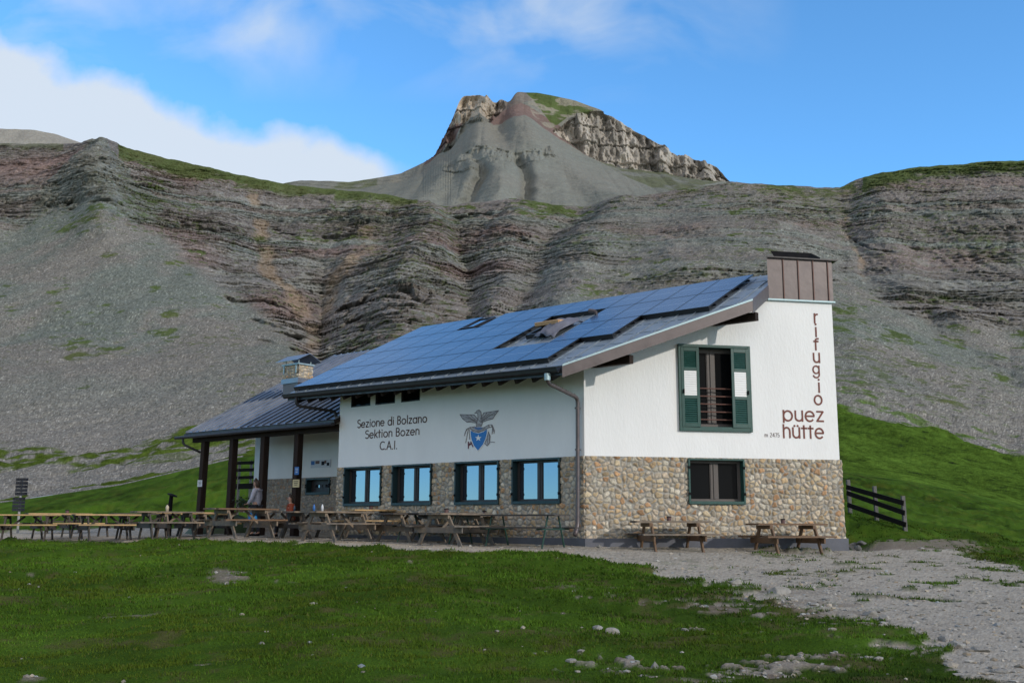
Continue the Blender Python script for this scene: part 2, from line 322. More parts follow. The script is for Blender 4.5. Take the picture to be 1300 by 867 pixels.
# near ground rings : (depth pairs, height pairs)
X_ = np.array([-1500, -900, -300, 0, 150, 300, 430, 600, 720, 850, 1000, 1075, 1150, 1200, 1300, 1500, 2200, 3000], float)
near = [
 ([(0, 2)], [(0, -.88)]),
 ([(0, 8)], [(-900, -.62), (1300, -.62)]),
 ([(-900, 31), (0, 31), (150, 30), (300, 26), (430, 23.5), (600, 21), (720, 20.5), (850, 18.5), (1000, 17), (1200, 14), (1300, 12)],
  [(-900, .14), (0, .14), (150, .13), (300, .20), (430, .13), (600, .07), (720, .0), (850, -.24), (1000, -.28), (1200, -.42), (1300, -.47)]),
 ([(-900, 32.5), (0, 32.5), (150, 31.5), (300, 27.5), (430, 25), (600, 22.5), (720, 22), (850, 21), (1000, 20), (1200, 17), (1300, 15)],
  [(-900, .14), (0, .14), (150, .17), (300, .25), (430, .20), (600, .12), (720, .05), (850, -.14), (1000, -.18), (1200, -.30), (1300, -.37)]),
 ([(-900, 50), (-300, 44), (0, 42), (150, 40), (300, 35), (430, 31), (600, 28), (720, 25.5), (850, 25.3), (1000, 25.8), (1075, 26.3), (1200, 24), (1300, 21), (1500, 19), (2200, 18)],
  [(0, .25), (300, .30), (430, .28), (600, .22), (720, .19), (850, .14), (1000, .08), (1075, .03), (1200, -.06), (1300, -.17), (1500, -.2)]),
 ([(-300, 52), (0, 49), (300, 44), (600, 38), (1000, 32), (1075, 31), (1200, 30), (1300, 28), (2200, 27)],
  [(-300, .5), (0, .52), (300, .6), (1000, .8), (1075, .95), (1110, .78), (1150, .60), (1200, .36), (1300, -.05), (1500, -.4), (2200, -1)]),
]
near = [(np.maximum(prof(a, X_), 1), prof(b, X_)) for a, b in near]
y60 = prof([(-900, 640), (0, 637), (60, 634), (140, 616), (240, 600), (310, 575), (430, 565), (600, 590), (1000, 590), (1075, 597), (1150, 608), (1200, 618), (1300, 640), (1500, 660), (3000, 670)], X_)
near.append((np.full(len(X_), 60.), np.array([CH+60*ztan(x, y) for x, y in zip(X_, y60)])))
def near_height(a, Yd):
    """ground height at lateral ratio a = x / depth and depth Yd"""
    xs = a*1332+650
    Yk = np.array([np.interp(xs, X_, r[0]) for r in near]); Zk = np.array([np.interp(xs, X_, r[1]) for r in near])
    z = np.where(Yd <= Yk[0], Zk[0], 0.)
    for k in range(len(near)-1):
        t = (Yd-Yk[k])/(Yk[k+1]-Yk[k]); m = (Yd > Yk[k]) & (Yd <= Yk[k+1]+1e-6)
        z = np.where(m, Zk[k]+(Zk[k+1]-Zk[k])*t, z)
    return z
def ground_z(x, y):
    y = max(float(y), 2.); a = np.array([x/y]); return float(near_height(a, np.array([y]))[0])
LIP = [(-1500, 686), (0, 685.5), (150, 687), (300, 686.5), (400, 690), (500, 696), (600, 701.5), (700, 703.5), (760, 712), (800, 722), (850, 736), (900, 748), (960, 757), (1040, 770), (1110, 788), (1170, 812), (1210, 840), (1230, 900), (1240, 2000)]
def grass_mask(px, py, wx, wy):
    """1 = turf, 0 = gravel, on the near ground"""
    w = fbm(wx*1.1, wy*1.1, seed=3, oct=4); w2 = fbm(wx*4.5, wy*4.5, seed=5, oct=3)
    lx = [q[0] for q in LIP]; ly = [q[1] for q in LIP]
    amp = np.interp(px, [0, 650, 800, 1000], [1.2, 1.8, 9, 16])
    front = sstep(-1, 1, (py-np.interp(px, lx, ly)+w*amp*1.4+w2*amp*.6)/np.maximum(amp*.18, .6))*(wy < 33)
    bare = sstep(.20, .48, fbm(wx*.55, wy*.75, seed=21, oct=3)+.75*w2+.35*fbm(wx*11, wy*8, seed=23, oct=2)+np.interp(px, [600, 800, 1000, 1250], [-.55, -.22, .12, .42])*sstep(735, 775, py))*sstep(730, 760, py)*sstep(640, 760, px)
    spot = sstep(.72, .84, fbm(wx*.9+7, wy*1.2, seed=22, oct=3)+.3*w2)
    pit = sstep(1.2, .6, np.hypot((px-285)/22, (py-731)/9)+w2*.8); front = front*(1-bare)*(1-spot*.9)*(1-pit*.8)
    corner = sstep(0, 4, py-np.interp(px, [960, 1020, 1100, 1200, 1300, 1500], [875, 858, 850, 858, 862, 870])+w2*6)*(px > 950)
    hx = [1040, 1075, 1100, 1150, 1200, 1250, 1300, 1500, 3000]; hy = [690, 690, 688, 690, 698, 710, 722, 745, 760]
    hillr = sstep(-1, 1, (np.interp(px, hx, hy)-py+w*6+w2*3)/2.2)*(px > 1040)*(wy > 18)
    dirt = sstep(-.3, .5, w2+.8-np.hypot((px-1195)/55, (py-692)/9)**2) + sstep(0, .6, w2+.7-np.hypot((px-1120)/45, (py-689)/8)**2)
    hillr = hillr*(1-np.clip(dirt, 0, 1)*.9)
    lft = (px < 470)*(wy > 41)*sstep(-1, 1, (np.interp(px, [0, 130, 430], [676, 669, 668])-py+w*2.5)/1.5)
    tuft = sstep(.30, .5, fbm(wx*1.6, wy*2.6, seed=31, oct=3)+.35*w2)*(px > 740)*np.interp(px, [760, 1000, 1150, 1400], [.0, .8, 1, 1])*sstep(685, 700, py)*sstep(790, 745, py)
    back = (wy > 36)*(px >= 430)*(px < 1070)*1.
    return np.clip(np.maximum.reduce([front, corner, hillr, lft, tuft*.85, back]), 0, 1)
def land_colors(px, py, wx, wy, wz):
    g = grass_mask(px, py, wx, wy)
    n1_ = fbm(wx*.8, wy*.8, seed=41, oct=4)[..., None]; n2_ = fbm(wx*5, wy*5, seed=42, oct=3)[..., None]; n3_ = fbm(wx*.25, wy*.25, seed=44, oct=2)[..., None]
    n4_ = fbm(wx*2.2, wy*2.2, seed=47, oct=3)[..., None]
    grass = np.array([.040, .078, .008])*(1+.42*n1_+.25*n2_+.35*n3_)+np.clip(n4_-.12, 0, 1)*np.array([.035, .012, .006])
    brown = sstep(.22, .6, n4_[..., 0]+.5*n2_[..., 0]+np.interp(px, [0, 650, 900, 1300], [-.05, 0, .18, .25]))[..., None]*(py > 690)[..., None]
    grass = grass*(1-.6*brown)+np.array([.075, .062, .030])*.6*brown
    hs_ = ((wy > 27) & (px > 1040) | (wy > 40))[..., None]; grass = np.where(hs_, grass*1.22*(1-.9*np.clip(fbm(wx*1.3, wy*1.0, seed=58, oct=3)-.12, 0, .5))[..., None], grass)
    sp_ = RNG.random(px.shape)[..., None]
    gravel = np.array([.325, .296, .250])*(1+.10*n1_+.12*n2_+(sp_-.5)*.38)
    warm = sstep(0, 1, 1.1-np.abs(py-np.interp(px, [0, 300, 400, 600, 700], [684, 684, 687, 697, 700]))/5)[..., None]*(px < 730)[..., None]
    gravel = gravel*(1-warm*.6)+np.array([.40, .335, .26])*warm*.6
    earth = (sstep(-.25, .35, n4_[..., 0])*sstep(730, 760, py)*sstep(1260, 1080, px)*(px > 700)*.45)[..., None]+((py > np.interp(px, [q[0] for q in LIP], [q[1] for q in LIP])+5)*(px > 700)*(px < 1235)*.5)[..., None]
    earth = np.maximum(earth, ((px > 1075)*(py < 697)*(wy < 32)*.8)[..., None])
    earth = np.maximum(earth, ((px < 720)*(py > 700)*.8)[..., None])
    gravel = gravel*(1-earth)+np.array([.15, .122, .095])*earth
    return grass*g[..., None]+gravel*(1-g[..., None]), g
def surface_bumps(px, py, wx, wy, g):
    t = fbm(wx*1.3, wy*1.7, seed=51, oct=4); s = fbm(wx*6, wy*6, seed=52, oct=3)
    far = np.clip(wy/25, .4, 3)
    return g*(.12*t+.03*s+.16*fbm(wx*.45, wy*.6, seed=53, oct=3))*np.clip(far, 0, 1.6)+(1-g)*(.012*s+.012*t)
def near_sheet():
    a = np.concatenate([np.linspace(-3, -.6, 70)[:-1], np.linspace(-.6, .6, 860), np.linspace(.6, 3, 70)[1:]])
    Yd = np.exp(np.linspace(math.log(2), math.log(60), 420)); A, Y = np.meshgrid(a, Yd)
    z = near_height(A, Y); k = np.array([1, 2, 3, 2, 1.])/9
    for _ in range(2):
        zp = np.pad(z, ((2, 2), (0, 0)), mode='edge'); z = sum(k[i]*zp[i:i+z.shape[0]] for i in range(5))
    X = A*Y; P = np.stack([X, Y, z], -1)
    px, py = project(P); col, g = land_colors(px, py, X, Y, z)
    z = z+surface_bumps(px, py, X, Y, g)*sstep(60, 50, Y)
    # a hollow beside the right-hand corner of the hut, where rubble lies
    hol = np.exp(-((X-8.95)/.45)**2-((Y-27.6)/.9)**2); z = z-.35*hol
    V = np.stack([X, Y, z], -1).reshape(-1, 3)
    return fastmesh('ground', V, gridfaces(len(Yd), len(a)), M['land'], col.reshape(-1, 3)), z, a, Yd
gobj, GZ, GA, GY = near_sheet(); gobj['kind'] = 'structure'
def gz(x, y):
    """height of the finished near sheet at x, y (bilinear)"""
    y = min(max(y, 2.001), 59.9); a = min(max(x/y, -2.99), 2.99)
    j = min(int(np.searchsorted(GY, y))-1, len(GY)-2); i = min(max(int(np.searchsorted(GA, a))-1, 0), len(GA)-2)
    ty = (y-GY[j])/(GY[j+1]-GY[j]); ta = (a-GA[i])/(GA[i+1]-GA[i])
    return float((GZ[j, i]*(1-ta)+GZ[j, i+1]*ta)*(1-ty)+(GZ[j+1, i]*(1-ta)+GZ[j+1, i+1]*ta)*ty)
b = MB(); b.bx(-400, 400, -400, 2.5, -2, -1.0); o = b.build('ground_behind', mat('meadow', (.04, .08, .015), rough=.95, var=.3, vscale=.5)); o['kind'] = 'structure'

# ---- hillside
XS = np.array(sorted(set(_R2)), float)
def ringy(pairs): return prof(pairs, XS)
H = [(60., np.interp(XS, X_, y60)),
 (76., ringy([(-900, 645), (0, 640), (60, 637), (140, 620), (240, 604), (310, 580), (430, 570), (600, 580), (1000, 570), (1075, 570), (1150, 585), (1200, 596), (1300, 618), (1500, 640), (3000, 655)])),
 (110., ringy([(-900, 605), (0, 600), (60, 597), (140, 588), (240, 574), (310, 562), (430, 545), (1000, 530), (1075, 522), (1150, 536), (1200, 548), (1300, 568), (1500, 590), (3000, 620)])),
 (150., ringy([(-900, 560), (0, 548), (140, 545), (240, 530), (310, 520), (405, 495), (600, 480), (1000, 470), (1100, 474), (1200, 490), (1300, 512), (1500, 530), (3000, 580)])),
 (230., ringy([(-900, 430), (0, 425), (140, 425), (250, 428), (340, 432), (405, 452), (470, 430), (600, 425), (700, 400), (1000, 390), (1100, 398), (1200, 425), (1300, 448), (1500, 440), (3000, 500)])),
 (330., ringy([(-900, 300), (0, 300), (130, 283), (200, 305), (250, 318), (340, 345), (400, 372), (430, 345), (520, 330), (600, 350), (700, 325), (850, 315), (1000, 305), (1090, 338), (1200, 345), (1300, 345), (3000, 400)])),
 (400., ringy([(-900, 230), (0, 232), (110, 226), (250, 258), (340, 288), (430, 292), (520, 292), (600, 296), (700, 292), (800, 280), (1000, 265), (1090, 276), (1150, 262), (1300, 250), (3000, 300)])),
 (450., ringy([(-900, 190), (-300, 175), (0, 182), (60, 184), (110, 184), (140, 190), (180, 200), (250, 215), (340, 233), (430, 243), (480, 247), (520, 255), (560, 263), (600, 257), (650, 254), (740, 262), (770, 256), (820, 250), (880, 240), (940, 233), (1000, 234), (1060, 238), (1090, 238), (1110, 229), (1150, 219), (1200, 212), (1300, 205), (1500, 200), (3000, 240)])),
]
SKYR = H[-1][1].copy()
H.append((480., H[-1][1]+4)); H.append((640., H[-1][1]+60))
TH = [0, .05, .13, .22, .40, .62, .80, .955, .975, 1.0]
GUL = [  # (polyline in the photograph's pixels, width px, recess m) : gullies recede, ribs stand out
 ([(318, 235), (326, 275), (338, 330), (368, 375), (398, 415), (403, 470)], 17, 7),
 ([(520, 268), (495, 305), (440, 350), (415, 395), (404, 440)], 17, 6),
 ([(568, 262), (578, 300), (594, 345), (596, 420)], 13, 12),
 ([(748, 262), (705, 298), (682, 335), (655, 380), (640, 410)], 14, 13),
 ([(1088, 240), (1078, 275), (1080, 310), (1096, 350), (1135, 385), (1185, 425)], 10, 5),
 ([(1180, 405), (1215, 440), (1250, 470), (1310, 500)], 15, 7),
 ([(215, 220), (250, 270), (285, 330), (300, 380)], 24, 5),
 ([(5, 225), (18, 300)], 20, 5),
 ([(548, 262), (535, 310), (515, 370), (500, 430)], 38, -20),
 ([(655, 262), (640, 320), (625, 400)], 26, -13),
 ([(790, 262), (760, 300), (735, 340), (715, 390)], 30, -15),
 ([(120, 186), (118, 230), (125, 268)], 36, -30),
 ([(470, 255), (455, 300), (470, 330)], 30, -6),
 ([(1125, 250), (1120, 310), (1150, 360)], 26, -8),
 ([(930, 250), (900, 320), (860, 380)], 55, -9),
 ([(1190, 395), (1235, 415), (1300, 450)], 16, -5),
]
LEDGE_S = .62
LEDGE = [([(428, 392), (455, 384), (490, 376), (545, 383)], 11, 5), ([(430, 410), (470, 402), (530, 397)], 8, 4), ([(430, 424), (480, 420), (530, 416)], 6, 3.5), ([(385, 366), (430, 370), (480, 357), (560, 352)], 4, 3), ([(470, 342), (500, 332), (560, 334)], 4, 2.5),
 ([(575, 276), (610, 270), (650, 276)], 9, 5), ([(578, 292), (610, 288), (655, 292)], 6, 4), ([(590, 304), (640, 302), (690, 306)], 5, 3), ([(205, 283), (250, 286), (300, 290)], 5, 4), ([(345, 292), (375, 298), (400, 296)], 5, 3.5), ([(430, 292), (460, 286), (500, 284)], 5, 3.5),
 ([(60, 262), (110, 264), (160, 270)], 8, 4), ([(90, 246), (130, 243), (165, 252)], 4, 2.5), ([(280, 370), (330, 380), (385, 402)], 6, 4), ([(310, 402), (345, 412), (385, 428)], 7, 4), ([(330, 430), (370, 440), (400, 452)], 6, 3),
 ([(0, 232), (40, 236), (90, 236)], 4, 2.5), ([(0, 205), (50, 208)], 3, 2), ([(1080, 300), (1100, 318), (1130, 322)], 5, 4), ([(1095, 340), (1130, 345)], 4, 3), ([(1140, 302), (1220, 298), (1300, 290), (1400, 286)], 3, 2.5), ([(1085, 282), (1130, 272), (1200, 268)], 4, 2.5), ([(1150, 320), (1250, 312), (1330, 305)], 3, 2), ([(800, 356), (870, 352), (930, 356)], 4, 2.5), ([(850, 300), (940, 294)], 3, 1.5)]
def grass_patches(px, py, n):
    g = np.zeros(px.shape)
    def band(xs, ys, thick, soft=3):
        d = py-np.interp(px, xs, ys); lo = (px > xs[0]) & (px < xs[-1]); return lo*sstep(-2, 0, d+9)*sstep(thick+soft, thick-soft, d+n*thick*.8)
    g = np.maximum(g, band([150, 180, 250, 340, 430, 520, 530], [195, 200, 215, 232, 242, 255, 258], 11))
    g = np.maximum(g, band([330, 345, 430, 520], [238, 240, 246, 258], 6)*.9)
    g = np.maximum(g, band([0, 60, 80], [176, 182, 184], 8)*.5)
    g = np.maximum(g, band([1095, 1110, 1150, 1200, 1300, 1800], [236, 229, 219, 212, 205, 200], 15))
    g = np.maximum(g, band([960, 1000, 1060, 1095], [233, 234, 238, 240], 17)*sstep(-.4, .3, n))
    g = np.maximum(g, band([860, 940, 1000], [243, 233, 234], 8)*sstep(-.2, .3, n))
    def blob(cx, cy, rx, ry, th): return sstep(th, th+.22, n*.9+.62-np.hypot((px-cx)/rx, (py-cy)/ry)*.55)
    for c in [(690, 265, 60, 14, .25), (200, 235, 40, 30, .55), (100, 283, 30, 20, .5), (15, 397, 24, 18, .35), (72, 385, 26, 30, .5), (217, 402, 16, 34, .42), (195, 380, 12, 22, .5), (150, 325, 30, 8, .5), (745, 372, 14, 18, .38),
              (1148, 433, 34, 12, .2), (1185, 386, 48, 8, .32), (1215, 432, 40, 14, .38), (1290, 430, 30, 30, .5), (1190, 500, 80, 25, .5), (1260, 470, 45, 16, .48), (1165, 455, 34, 20, .5), (390, 300, 70, 10, .5), (800, 350, 60, 30, .62), (950, 260, 90, 16, .48),
              (575, 280, 30, 30, .6), (980, 330, 70, 60, .68), (240, 300, 60, 80, .74), (120, 430, 160, 60, .78), (1070, 400, 50, 30, .6)]:
        g = np.maximum(g, blob(*c))
    return np.clip(g, 0, 1)
def hill_sheet():
    a = np.concatenate([np.linspace(-3, -.74, 60)[:-1], np.linspace(-.74, .70, 1450), np.linspace(.70, 3, 60)[1:]])
    T = np.concatenate([np.linspace(0, .975, 760), np.linspace(.98, 1, 5)])
    xs = a*1332+650; Yk = np.array([h[0] for h in H])
    Zk = np.array([CH+h[0]*np.interp(xs, XS, [ztan(x, y) for x, y in zip(XS, h[1])]) for h in H])   # rings x columns
    Zk[0] = near[-1][1][0]*0+np.interp(xs, X_, near[-1][1])
    Z = np.array([np.interp(T, TH, Zk[:, j]) for j in range(len(a))]).T; Yb = np.interp(T, TH, Yk)[:, None]+0*Z
    k = np.ones(21)/21; n = len(T)
    for _ in range(2):                # round off the creases between the control rings, but not the crest or the foot
        zp = np.pad(Z, ((10, 10), (0, 0)), mode='edge'); zs = sum(k[i]*zp[i:i+n] for i in range(21))
        yp = np.pad(Yb, ((10, 10), (0, 0)), mode='edge'); ys = sum(k[i]*yp[i:i+n] for i in range(21))
        w = (sstep(0, .03, T)*sstep(.955, .90, T))[:, None]; Z = Z*(1-w)+zs*w; Yb = Yb*(1-w)+ys*w
    A = a[None, :]+0*Z; P = np.stack([A*Yb, Yb, Z], -1); px, py = project(P)
    X = P[..., 0]
    wv = fbm(X*.03, Z*.03, Yb*.03, seed=61, oct=4); wf = fbm(X*.16, Z*.22, Yb*.12, seed=62, oct=4)
    wx_ = px+wv*16+wf*5; wy_ = py+wf*6
    foot = np.interp(px, [-300, 0, 60, 130, 200, 250, 300, 350, 390, 430, 600, 650, 720, 800, 950, 1050, 1090, 1130, 1180, 1230, 1300, 1700], [300, 296, 275, 268, 298, 335, 372, 412, 450, 470, 470, 430, 380, 372, 372, 365, 358, 385, 412, 420, 425, 440])
    cliff = sstep(14, -14, wy_-foot-wv*14)
    soft = np.interp(px, [0, 600, 680, 760, 1060, 1090, 1300], [1, 1, .75, .50, .50, .7, .75])
    cliff = cliff*soft
    # gullies and ribs
    G = np.zeros(px.shape)
    for pl, w, dep in GUL:
        d = pldist(wx_, wy_, pl); G += dep*np.exp(-(d/w)**2)
    rill = np.abs(fbm(X*.055+wv*1.2, Z*.008, seed=63, oct=4)); rill2 = np.abs(fbm(X*.16+wv*2, Z*.02, seed=64, oct=3))
    fade = sstep(60, 110, Yb)*sstep(470, 445, Yb)
    G += fade*(7.0*(.25-rill)*(.30+.8*cliff)+2.2*(.25-rill2)*(.35+cliff))
    # strata : stepped ledges following the bedding
    bed = Z+.015*X+4*fbm(X*.006, Yb*.008, seed=65, oct=3)+.7*fbm(X*.05, Yb*.05, seed=66, oct=3)
    def saw(b_, per, sh): u = b_/per; f = u-np.floor(u); r = _hash(np.floor(u).astype(np.int64), np.zeros(u.shape, np.int64), np.zeros(u.shape, np.int64), int(per*10)); return ((f**sh)-.5)*(.35+1.3*r), r, f
    s1, r1, f1 = saw(bed, 13., 2.5); s2, r2, f2 = saw(bed, 4.1, 2.2); s3, r3, f3 = saw(bed, 1.55, 2.)
    patch = .45+.9*sstep(-.35, .45, fbm(X*.018, Z*.05, seed=67, oct=3))
    brk = .35+1.1*sstep(-.3, .4, fbm(X*.05, Z*.35, seed=79, oct=3)); S = .85*(1.3*s1+1.9*s2*brk+1.5*s3*(.35+.8*brk))*cliff*patch*fade
    R_ = fade*(1.5*fbm(X*.09, Z*.12, Yb*.09, seed=68, oct=4)+1.5*fbm(X*.35, Z*.6, Yb*.35, seed=69, oct=4, rough=.65)*(.4+cliff))
    nA = fbm(X*.12, Z*0, seed=77, oct=3); nB = .45+.75*sstep(-.25, .25, fbm(X*.09, Z*.3, seed=78, oct=3))
    for pl, th_, dp_ in LEDGE:
        xs_, ys_ = [q[0] for q in pl], [q[1] for q in pl]; dd = wy_-np.interp(wx_, xs_, ys_)+nA*3
        inx = sstep(xs_[0]-6, xs_[0]+10, wx_)*sstep(xs_[-1]+6, xs_[-1]-10, wx_); G += 2.0*dp_*inx*sstep(-1.2, .6, dd)*sstep(th_*1.6*LEDGE_S, th_*.3*LEDGE_S, dd)*nB
    dY = G*.47+S+R_*.9
    crest = sstep(.955, .93, T)[:, None]
    dY = dY*fade*(.25+.75*crest)
    Z = Z+fade*(.35*fbm(X*.4, Yb*.4, seed=70, oct=3)+.8*fbm(X*.08, Yb*.08, seed=71, oct=2))*(.3+.7*crest)+(1-crest)*fade*.9*fbm(X*.15, Yb*.05, seed=75, oct=3)
    # soft bumps on the meadow at the foot
    Z = Z+sstep(60, 70, Yb)*sstep(170, 100, Yb)*(.42*fbm(X*.35, Yb*.35, seed=72, oct=4)+.5*fbm(X*.07, Yb*.07, seed=73, oct=2))
    Yn = Yb+dY; V = np.stack([A*Yn, Yn, Z], -1)
    # ---------------- rock, scree, turf
    V[0] = np.stack([a*56., 0*a+56., near_height(a, 0*a+56.)-.15], -1)
    sp_ = RNG.random(px.shape)
    scree = np.array([.148, .163, .143]); scree2 = np.array([.170, .161, .143])
    stk = fbm(X*.09+wv*.8, Z*.012, seed=88, oct=4); m_ = sstep(-.35, .35, wv*.7+.3*wf+.9*stk)[..., None]; c = scree*(1-m_)+scree2*m_
    c = c*(1+.22*stk[..., None])
    low = sstep(420, 560, py)[..., None]; c = c*(1-low)+np.array([.190, .180, .160])*low
    c = c*(1+((sp_-.5)*.60)[..., None])
    rc = np.array([.136, .125, .118]); rg_ = np.array([.126, .136, .126]); rr_ = np.array([.150, .100, .092])
    q1 = _hash(np.floor(bed/13.).astype(np.int64), np.zeros(px.shape, np.int64), np.zeros(px.shape, np.int64), 5)
    q2 = _hash(np.floor(bed/4.1).astype(np.int64), np.zeros(px.shape, np.int64), np.zeros(px.shape, np.int64), 6)
    q3 = _hash(np.floor((bed+.5*wf)/.9).astype(np.int64), np.zeros(px.shape, np.int64), np.zeros(px.shape, np.int64), 8)
    k1 = sstep(.45, .7, q1*.5+q2*.5)[..., None]; rock = rc*(1-k1)+rg_*k1
    k2 = (sstep(.84, .95, q2)*.40)[..., None]; rock = rock*(1-k2)+rr_*k2
    redp = np.zeros(px.shape)
    for cx, cy, rx, ry in [(430, 322, 110, 8), (560, 310, 70, 9), (640, 300, 60, 5), (840, 296, 90, 8), (1040, 285, 60, 5), (60, 215, 90, 22), (220, 320, 70, 40), (240, 210, 30, 30), (600, 345, 60, 10), (350, 390, 60, 30), (1180, 330, 110, 14)]:
        redp = np.maximum(redp, sstep(1.25, .45, np.hypot((wx_-cx)/rx, (wy_-cy)/ry)))
    rock = rock*(1-.5*redp[..., None])+rr_*1.05*.5*redp[..., None]
    q4 = _hash(np.floor((bed+.3*wf)/.42).astype(np.int64), np.zeros(px.shape, np.int64), np.zeros(px.shape, np.int64), 12)
    rock = 1.10*rock*(.62+.42*q3[..., None]+.24*q2[..., None]+.26*q4[..., None])*(1+.20*wf[..., None]+((sp_-.5)*.30)[..., None])
    kk = np.clip(cliff*1.25, 0, 1)[..., None]; c = c*(1-kk)+rock*kk
    pyr = inpoly(wx_, wy_, [(118, 178), (150, 205), (205, 262), (190, 285), (30, 275), (78, 225)])[..., None]*.75; c = c*(1-pyr)+np.array([.148, .160, .143])*(1+.25*wf[..., None]+.3*(q3[..., None]-.5))*pyr
    stn = RNG.random(px.shape); c = c*(1+np.where(stn > .955, .75, np.where(stn < .05, -.40, 0.)))[..., None]
    pale = sstep(.28, .55, fbm(X*.1, Z*.15, seed=81, oct=4))[..., None]*kk*.45; c = c*(1-pale)+np.array([.27, .275, .25])*pale
    og = np.zeros(px.shape)
    for pl, w in [([(322, 245), (326, 275), (340, 335), (368, 380), (398, 415), (402, 470)], 11), ([(470, 300), (440, 345), (418, 385), (406, 450)], 12), ([(1078, 280), (1080, 320), (1090, 345)], 5)]:
        og = np.maximum(og, sstep(w*1.2, w*.35, pldist(wx_, wy_, pl)+wf*6))
    og *= .85*sstep(-.25, .35, fbm(X*.12, Z*.08, seed=82, oct=3)+.25)
    c = c*(1-.75*og[..., None])+np.array([.275, .205, .140])*(1+.3*wf[..., None])*.75*og[..., None]
    gcol = np.array([.062, .092, .022])*(1+.3*wf[..., None]+.25*(sp_-.5)[..., None]); gcol2 = np.array([.090, .088, .030])
    gn = fbm(X*.16, Z*.30, Yb*.1, seed=83, oct=4); gn2 = fbm(X*.55, Z*1.3, Yb*.4, seed=86, oct=3)
    topb = sstep(16, 8, py-np.interp(px, XS, SKYR))
    gp = (grass_patches(px, py, gn*1.5)*np.maximum(sstep(-.22, .12, gn2+.15*gn), topb))[..., None]
    tf = sstep(.40, .54, gn2+.5*fbm(X*.03, Z*.05, seed=87, oct=2))*sstep(560, 500, py); gp = np.maximum(gp, tf[..., None]*.7)
    gcl = gcol*(1-.4*sstep(0, .5, wv))[..., None]+gcol2*(.4*sstep(0, .5, wv))[..., None]
    c = c*(1-.85*gp)+gcl*.85*gp
    # meadow
    m2 = fbm(X*.12, Yb*.12, seed=84, oct=4); m3 = fbm(X*.6, Yb*.6, seed=85, oct=3)
    lo = np.interp(px, [-900, 0, 100, 200, 240, 310, 430, 600, 1060, 1075, 1150, 1200, 1300, 1500], [560, 562, 570, 562, 548, 540, 540, 540, 515, 518, 540, 552, 578, 600])
    hi = np.interp(px, [-900, 0, 60, 140, 240, 310, 330, 1000], [612, 606, 600, 592, 580, 562, 700, 700])
    mead = sstep(-1, 1, (py-lo+m2*16+m3*8)/3.5)*np.maximum(sstep(1, -1, (py-hi+m2*18+m3*6)/3.5), (py > np.interp(px, [-900, 0, 60, 140, 240, 310], [638, 637.5, 634.5, 617, 601, 577])+.6)*1.)
    mead = np.where(px < 430, mead*np.maximum(sstep(-.30, .10, m3+.35*m2+np.interp(px, [0, 200], [.12, .22])), (py > 615)), mead)
    mfr = sstep(.02, .30, m3+.3*m2-.55*(1-np.clip((py-lo+75)/75, 0, 1)))*sstep(-80, -20, py-lo)*(px > 1000)*.8; mead = np.maximum(mead, mfr)
    m4 = fbm(X*1.1, Yb*2.2, seed=89, oct=3)
    mcol = np.array([.060, .106, .016])*(1+.30*m2[..., None]+.35*m3[..., None]-.45*np.clip(m4-.1, 0, 1)[..., None]*2+.3*(sp_-.5)[..., None])
    mcol = np.where((px < 430)[..., None], mcol*np.array([1.15, .95, 1.1]), mcol)
    c = c*(1-mead[..., None])+mcol*mead[..., None]
    snow = sstep(1.2, .6, pldist(px, py, [(40, 632), (66, 627)])+m3)*(px > 30)*(px < 70); c = c*(1-.6*snow[..., None])+np.array([.42, .44, .46])*.6*snow[..., None]
    return fastmesh('hillside', V.reshape(-1, 3), gridfaces(len(T), len(a)), M['hill'], np.clip(c, .01, 1).reshape(-1, 3))
hobj = hill_sheet(); hobj['kind'] = 'structure'

